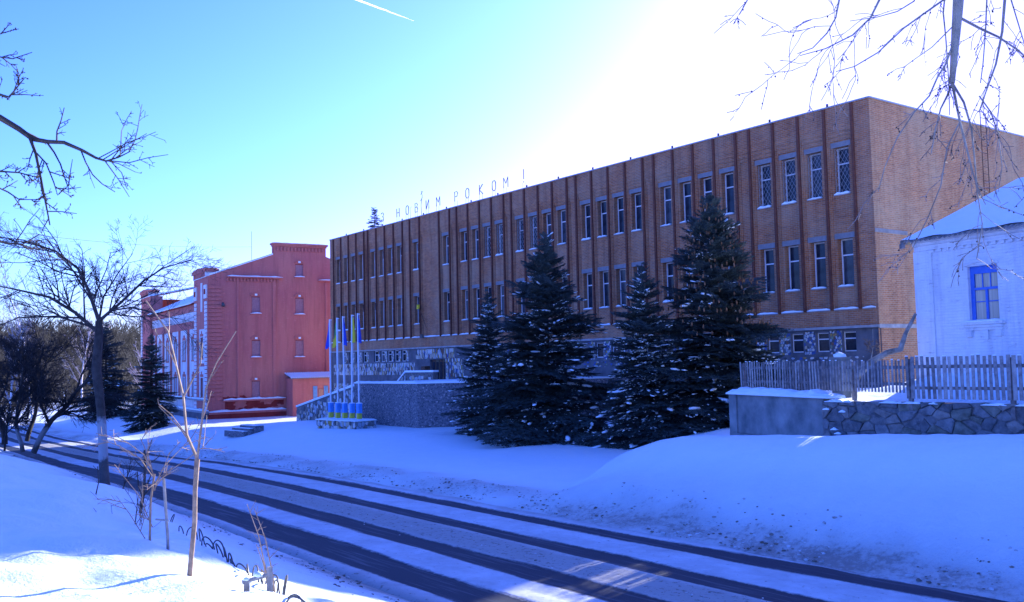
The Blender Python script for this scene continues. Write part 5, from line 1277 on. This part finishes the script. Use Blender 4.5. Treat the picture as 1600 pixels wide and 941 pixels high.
sl([relB(-0.10, 1.78, .05), relB(-0.02, 1.95, .08), relB(0.05, 2.1, .1), relB(0.07, 2.3, .1)], 0.010, 0.005, 3)
sl([relB(-0.06, 1.42, .03), relB(-0.2, 1.62), relB(-0.32, 1.72)], 0.006, 0.004, 1)
tree_from('sapling', tuple(B), segs, 'forked bare sapling standing alone in the sunlit snow of the foreground', 'tree', (M_sapbark, M_sapbark), None, 0.003, M_sapbark)
SH = dict(jit=0.12, up=0.12, levels=3, nch=[0, 6, 4, 0], t0=[.3, .3, .2], ang=(0.4, 1.1), lr=0.5, rr=0.6, seg=0.15)
rng = random.Random(23); segs = []
segs.append(([rel(0, -0.1), rel(-0.03, 0.3), rel(-0.02, 0.7), rel(0.02, 0.98)], [0.015, 0.013, 0.012, 0.011], 0))
for a in range(6):
    an = a*1.05; e = Vector((math.cos(an), math.sin(an), 0)); limb([rel(0.02, 0.8 + 0.03*a), rel(0.02, 0.95) + e*0.15 + Vector((0, 0, .05*a)), rel(0.02, 1.1 + .05*a) + e*0.38, rel(0.02, 1.25 + .03*a) + e*0.55], 0.0065, 0.003, SH, rng, segs, 4)
limb([rel(0, 0.15), rel(-0.25, 0.55), rel(-0.4, 0.75)], 0.006, 0.003, SH, rng, segs, 3); limb([rel(0, 0.4), rel(-0.15, 0.75), rel(-0.35, 1.0)], 0.006, 0.003, SH, rng, segs, 4)
tree_from('young_tree', (-10.75, 3.02, 1.38), segs, 'short twiggy young tree with spreading crown tied to a stake', 'tree', (M_sapbark, M_sapbark), None, 0.0022, M_sapbark)
mb = MB(); mb.tube([(0.03, 0, -0.2), (0, 0, 0.3), (-0.05, -0.03, 0.95)], 0.017, 7, M_wood); mb.tube([(-0.16, -0.08, 0.50), (0.03, 0.0, 0.50)], 0.012, 6, M_conc)
tag(mb.build('stake', None, (-10.60, 3.14, 1.36)), 'grey wooden stake leaning right beside the short twiggy tree', 'stake')
bare(91, (-16.1, 4.2, 0.85), 2.7, 0.035, Vector((0.02, 0.02, 1)), 'thin dark leafless stem left of the staked young tree', 'tree', None, (M_bark, M_twig), dict(TP, nch=[7, 3, 2, 0], levels=3, lr=0.3, seg=0.3), 0.004)
bare(92, (-19.6, 4.4, 0.95), 1.7, 0.016, Vector((0.0, 0.0, 1)), 'single thin dry stalk on the bank near the limewashed trunk', 'stalk', None, (M_bark, M_twig), dict(TP, nch=[3, 2, 0], levels=2, lr=0.25, seg=0.3), 0.004, name='dry_stalk')
bare(93, (-25.6, 6.35, 0.4), 1.7, 0.02, RV*0.3 + Vector((0, 0, 1)), 'small tangle of suckers at the foot of the limewashed trunk', 'shrub', None, (M_bark, M_twig), dict(TP, nch=[8, 3, 2, 0], t0=[.02, .2, .2], levels=3, lr=0.6, seg=0.3), 0.005, name='sucker_shoots')
bare(94, (-14.8, 3.9, 1.0), 1.5, 0.012, Vector((-0.1, 0.0, 1)), 'low tuft of fine dry stems behind the staked young tree', 'shrub', None, (M_twig, M_twig), dict(TP, nch=[9, 3, 0], t0=[.02, .2], levels=2, lr=0.7, seg=0.3), 0.004, name='dry_shrub')
rng = random.Random(5)
mb = MB()
for dx, dy, h in ((0, 0, 1.02), (0.06, 0.04, 0.98), (-0.05, 0.02, 0.62), (0.12, -0.03, 0.4)):
    b0 = Vector((dx, dy, -0.1)); lean = RV*(-0.20)*h
    pts = [b0, b0 + Vector((0, 0, h*0.35)) + lean*0.2, b0 + Vector((0, 0, h*0.7)) + lean*0.55, b0 + Vector((0, 0, h)) + lean*1.1]
    mb.tube(pts, [0.008, 0.007, 0.005, 0.003], 4, M_sapbark)
    for q in range(6):
        t = rng.uniform(0.3, 0.95)*3; i = min(2, int(t)); p = pts[i].lerp(pts[i+1], t - i); mb.tube([p, p + RV*rng.uniform(-.12, .12) + Vector((0, 0, rng.uniform(.02, .12)))], [0.004, 0.002], 3, M_sapbark)
tag(mb.build('tall_stalks', None, (-8.92, 3.62, 1.25)), 'pair of tall thin thorny stalks rising beside the low wooden guard', 'stalks')
gd = thing('wooden_guard', (-8.8, 3.45, 1.2), 'low wooden guard of two posts and a snowy crossbar at the bottom edge', 'guard')
A_ = -RV*0.11; B_ = RV*0.11
for q, hh in ((A_, 0.28), (B_, 0.40)):
    mb = MB(); mb.box(q.x - .022, q.x + .022, q.y - .022, q.y + .022, -0.4, hh, M_wood); mb.build('post', gd)
mb = MB(); mb.tube([A_*1.35 + Vector((0, 0, 0.26)), B_*1.0 + Vector((0, 0, 0.33))], 0.022, 6, M_wood); mb.build('crossbar', gd)
mb = MB(); mb.add(ICO*np.array([.07, .05, .03]) + (0.0, 0, 0.33), ICOF, M_snow); mb.add(ICO*np.array([.04, .04, .02]) + (A_.x, A_.y, 0.29), ICOF, M_snow); mb.build('snow_lumps', gd, smooth=True)
hf = thing('hoop_fence', (-10, 3.6, 0), 'low border of overlapping dark wire hoops half buried in roadside snow', 'edging')
rng = random.Random(8)
hp = [(-16.6, 4.95), (-15.2, 4.72), (-14.2, 4.55), (-13.3, 4.42)]
x_ = -12.7
while x_ < -7.3: hp.append((x_, 4.3 - (x_ + 12.7)*0.155)); x_ += rng.uniform(0.2, 0.42)
for i, (x, y) in enumerate(hp):
    r = rng.uniform(0.17, 0.25); zg_ = ground_h(x, y) - rng.uniform(0.0, 0.07); hh = rng.uniform(0.13, 0.21); a = -0.155 + rng.uniform(-0.25, 0.25); tl = rng.uniform(-0.08, 0.08)
    pts = []
    for k in range(13):
        t = math.pi*k/12; u = -r*math.cos(t); pts.append((x + 10 + u*math.cos(a), y - 3.6 + u*math.sin(a) + tl*math.sin(t), zg_ - 0.1 + (hh + 0.1)*math.sin(t)**0.55))
    mb = MB(); mb.tube(pts, 0.0095, 5, M_lamp); mb.build('hoop', hf)

# ------------------------------------------------------------------ overhanging branches from trees standing outside the frame
# rowan-like fruit tree, trunk left of the frame
FP = dict(fine=1, jit=0.13, up=0.16, levels=4, nch=[0, 12, 4, 2, 0], t0=[.3, .15, .2, .2], ang=(0.5, 1.2), lr=0.34, rr=0.6, seg=0.12)
CF = Vector((-0.80111, 0.59507, 0.06417)); CU = Vector((0.06505, -0.02001, 0.99768)); CR = Vector((0.59497, 0.80343, -0.02267)); EYE = Vector((0, 0, 3.5))
def at(dx, dz, dist):   # offsets in metres from the eye level line at a distance: used to lay out limbs
    return EYE + CF*dist + CR*dx + CU*dz
def px(x, y, dist): return at((x - 800)/1471.7*dist, (470.5 - y)/1471.7*dist, dist)
rng = random.Random(41); segs = []
base = px(-170, 820, 7.5); base.z = 1.6
def rb(v): return v - base
segs.append(([Vector((0, 0, -0.3)), rb(px(-175, 560, 7.5)), rb(px(-160, 330, 7.4)), rb(px(-150, 150, 7.3)), rb(px(-160, -200, 7.2))], [0.13, 0.11, 0.09, 0.07, 0.04], 0))
def fl(pts, r0, r1, n2, dist=7.3, P=FP): limb([rb(px(a, b, dist + c)) for a, b, c in pts], r0, r1, P, rng, segs, n2)
fl([(-150, 150, 0), (-60, 165, .1), (0, 184, .15), (30, 202, .2), (52, 218, .2), (75, 222, .2), (100, 223, .2), (128, 235, .25), (150, 247, .3), (166, 252, .3), (185, 246, .35), (203, 237, .4)], 0.030, 0.004, 15)
fl([(46, 214, .2), (56, 240, .1), (62, 270, .1), (68, 300, .05), (74, 330, 0), (78, 352, 0)], 0.014, 0.005, 10)
fl([(58, 240, .1), (72, 255, .0), (84, 285, -.1), (90, 305, -.1), (108, 290, -.1)], 0.007, 0.003, 7)
fl([(-40, 160, 0), (0, 148, -.1), (14, 152, -.15), (24, 140, -.2), (36, 125, -.2)], 0.012, 0.004, 8)
fl([(-60, 270, 0), (0, 268, .1), (30, 270, .1), (60, 278, .1)], 0.010, 0.004, 8)
fl([(-60, 320, 0), (-10, 290, 0), (12, 300, .1), (30, 312, .1), (62, 312, .1)], 0.010, 0.003, 6)
fl([(-80, 90, 0), (-10, 88, 0), (20, 92, 0), (50, 82, 0)], 0.009, 0.003, 5); fl([(-80, 60, 0), (-20, 60, 0), (10, 50, .1)], 0.01, 0.004, 4)
fl([(-160, 330, 0), (-80, 380, .2), (-20, 372, .4), (10, 380, .5), (35, 382, .6), (62, 366, .7)], 0.02, 0.004, 8)
tree_from('fruit_tree', tuple(base), segs, 'bare knobbly fruit tree branch reaching in across the sky at left', 'tree', (M_bark, M_bark), None, 0.0021, None, 0.10)
# weeping birch, trunk right of the frame
WP = dict(jit=0.20, up=-1.6, levels=3, nch=[0, 9, 3, 0], t0=[.3, .1, .2], ang=(0.3, 1.1), lr=0.36, rr=0.55, seg=0.05, fine=1, maxl=0.75, cr=0.0026)
rng = random.Random(77); segs = []
base = px(1900, 700, 6.0); base.z = 1.2
DW = 5.8
segs.append(([Vector((0, 0, -0.5)), rb(px(1890, 300, 6)), rb(px(1860, -100, 6)), rb(px(1780, -500, 5.9)), rb(px(1700, -800, 5.8))], [0.17, 0.15, 0.13, 0.10, 0.06], 0))
def wl_(pts, r0, r1, n2, dist=DW): limb([rb(px(a, b, dist + (c[0] if c else 0))) for a, b, *c in pts], r0, r1, WP, rng, segs, n2)
wl_([(1860, -100), (1760, -330), (1620, -380), (1530, -250), (1503, -80), (1497, 20), (1492, 80), (1488, 130)], 0.07, 0.018, 10)
wl_([(1492, 60), (1478, 100), (1465, 120), (1452, 150), (1428, 176), (1402, 215), (1383, 260), (1372, 300)], 0.007, 0.0028, 6)
wl_([(1620, -380), (1420, -200), (1330, -60), (1311, 0), (1306, 28), (1292, 52), (1270, 75), (1246, 84)], 0.010, 0.0025, 4)
wl_([(1530, -250), (1400, -60), (1374, 0), (1360, 28), (1332, 55), (1290, 76), (1250, 87)], 0.010, 0.0025, 5)
wl_([(1503, -80), (1474, 0), (1440, 24), (1412, 44), (1372, 82), (1335, 104), (1306, 112)], 0.008, 0.0025, 4)
wl_([(1530, -250), (1440, -20), (1428, 2), (1402, 18), (1370, 27), (1328, 33)], 0.006, 0.0022, 3)
wl_([(1420, -200), (1190, -60), (1168, 0), (1158, 18), (1146, 38)], 0.006, 0.003, 2)
wl_([(1490, 40), (1470, 60), (1456, 74), (1430, 92), (1411, 106)], 0.004, 0.002, 2)
wl_([(1488, 130), (1480, 150), (1470, 170), (1462, 200), (1455, 240)], 0.008, 0.003, 8)
wl_([(1488, 130), (1494, 160), (1500, 190), (1510, 230), (1520, 270), (1530, 300), (1540, 320)], 0.010, 0.003, 12)
wl_([(1488, 130), (1506, 160), (1518, 200), (1523, 250), (1527, 300), (1535, 350), (1526, 405)], 0.008, 0.0028, 10)
wl_([(1500, 190), (1480, 230), (1470, 290), (1450, 340), (1425, 390), (1402, 405)], 0.005, 0.0025, 7)
wl_([(1700, -300), (1590, -90), (1570, 0), (1566, 50), (1556, 100), (1542, 140), (1530, 175)], 0.012, 0.004, 9)
wl_([(1500, 28), (1530, 44), (1560, 58), (1590, 78), (1625, 110)], 0.009, 0.005, 6)
wl_([(1530, 150), (1548, 175), (1560, 210), (1566, 260), (1560, 300)], 0.005, 0.0025, 5)
wl_([(1480, -40), (1474, 20), (1478, 60), (1482, 120), (1484, 180)], 0.006, 0.003, 7)
wl_([(1545, -60), (1542, 0), (1540, 50), (1536, 100), (1532, 130)], 0.006, 0.003, 6)
wl_([(1600, -120), (1580, 0), (1592, 40), (1604, 80)], 0.006, 0.003, 4)
tree_from('weeping_birch', tuple(base), segs, 'drooping birch twigs hanging in from the top right over the bright sky', 'birch', (M_greybark, M_birch), None, 0.0022, None, 0.22)
# leaning old trunk behind the fence next to the cottage corner
rng = random.Random(3); segs = []
T_l = Vector((-15.3, 24.6, 2.3)); 
segs.append(([Vector((-.95, -.75, -0.2)), Vector((-.62, -.45, 0.55)), Vector((-.35, -.2, 0.95)), Vector((0.02, 0.08, 1.22)), Vector((0.3, 0.28, 1.30)), Vector((0.42, 0.40, 1.75)), Vector((0.62, 0.62, 2.3))], [0.10, 0.095, 0.09, 0.085, 0.085, 0.06, 0.045], 0))
limb([Vector((-0.35, -0.2, 0.95)), Vector((-0.25, -0.2, 1.4)), Vector((-0.3, -0.1, 1.9))], 0.02, 0.006, LP, rng, segs, 5)
tree_from('leaning_tree', tuple(T_l), segs, 'crooked leaning trunk behind the fence touching the cottage corner', 'tree', (M_greybark, M_twig), None, 0.005, M_greybark)
for i, (x, y, h) in enumerate(((-17.3, 23.4, 1.5), (-18.2, 24.0, 1.3))):
    bare(120 + i, (x, y, 2.25), h*1.2, 0.012, Vector((0, 0, 1)), ['thin leafless bush behind the left fence section', 'low leafless bush at the far left end of the fence'][i], 'bush', 'bare bushes behind the fence', (M_bark, M_bark), dict(TP, nch=[6, 3, 1, 0], t0=[.02, .1, .1], levels=3, lr=0.6, seg=0.3), 0.006, name='bare_bush')
# overhead wire and roof aerial
mb = MB()
A, B_ = Vector((-62, 2, 12.6)), Vector((-88, 34, 15.2)); n = 16
pts = [A.lerp(B_, i/n) + Vector((0, 0, -1.2*math.sin(math.pi*i/n)*0.6)) for i in range(n+1)]
mb.tube(pts, 0.014, 4, M_lamp); tag(mb.build('overhead_wire'), 'thin sagging overhead wire crossing the sky to the pink gable', 'wire')
mb = MB(); mb.tube([(0, 0, 0), (0, 0, 4.2)], 0.02, 4, M_rust); tag(mb.build('roof_aerial', None, (-95.2, 36.8, 13.6)), 'thin aerial mast on the snowy roof of the pink building', 'aerial')
# vapour trail high up
mb = MB()
ca, cb_ = at((548 - 800)/1471.7*5000, (470.5 + 4)/1471.7*5000, 5000), at((647 - 800)/1471.7*5000, (470.5 - 33)/1471.7*5000, 5000)
dv = (cb_ - ca); n = 40; pts = [ca + dv*(i/n - 0.6 + 0.6*i/n) + Vector((0, 0, 3*noise.noise(Vector((i*0.4, 0, 0))))) for i in range(n+1)]
mb.tube(pts, [max(0.8, 7.5*(1 - (i/n)**3)*(0.8 + 0.3*noise.noise(Vector((i*0.7, 3, 0))))) for i in range(n+1)], 8, M_cloud)
tag(mb.build('vapour_trail', smooth=True), 'short white aircraft trail high in the sky', 'vapour trail', kind='structure')
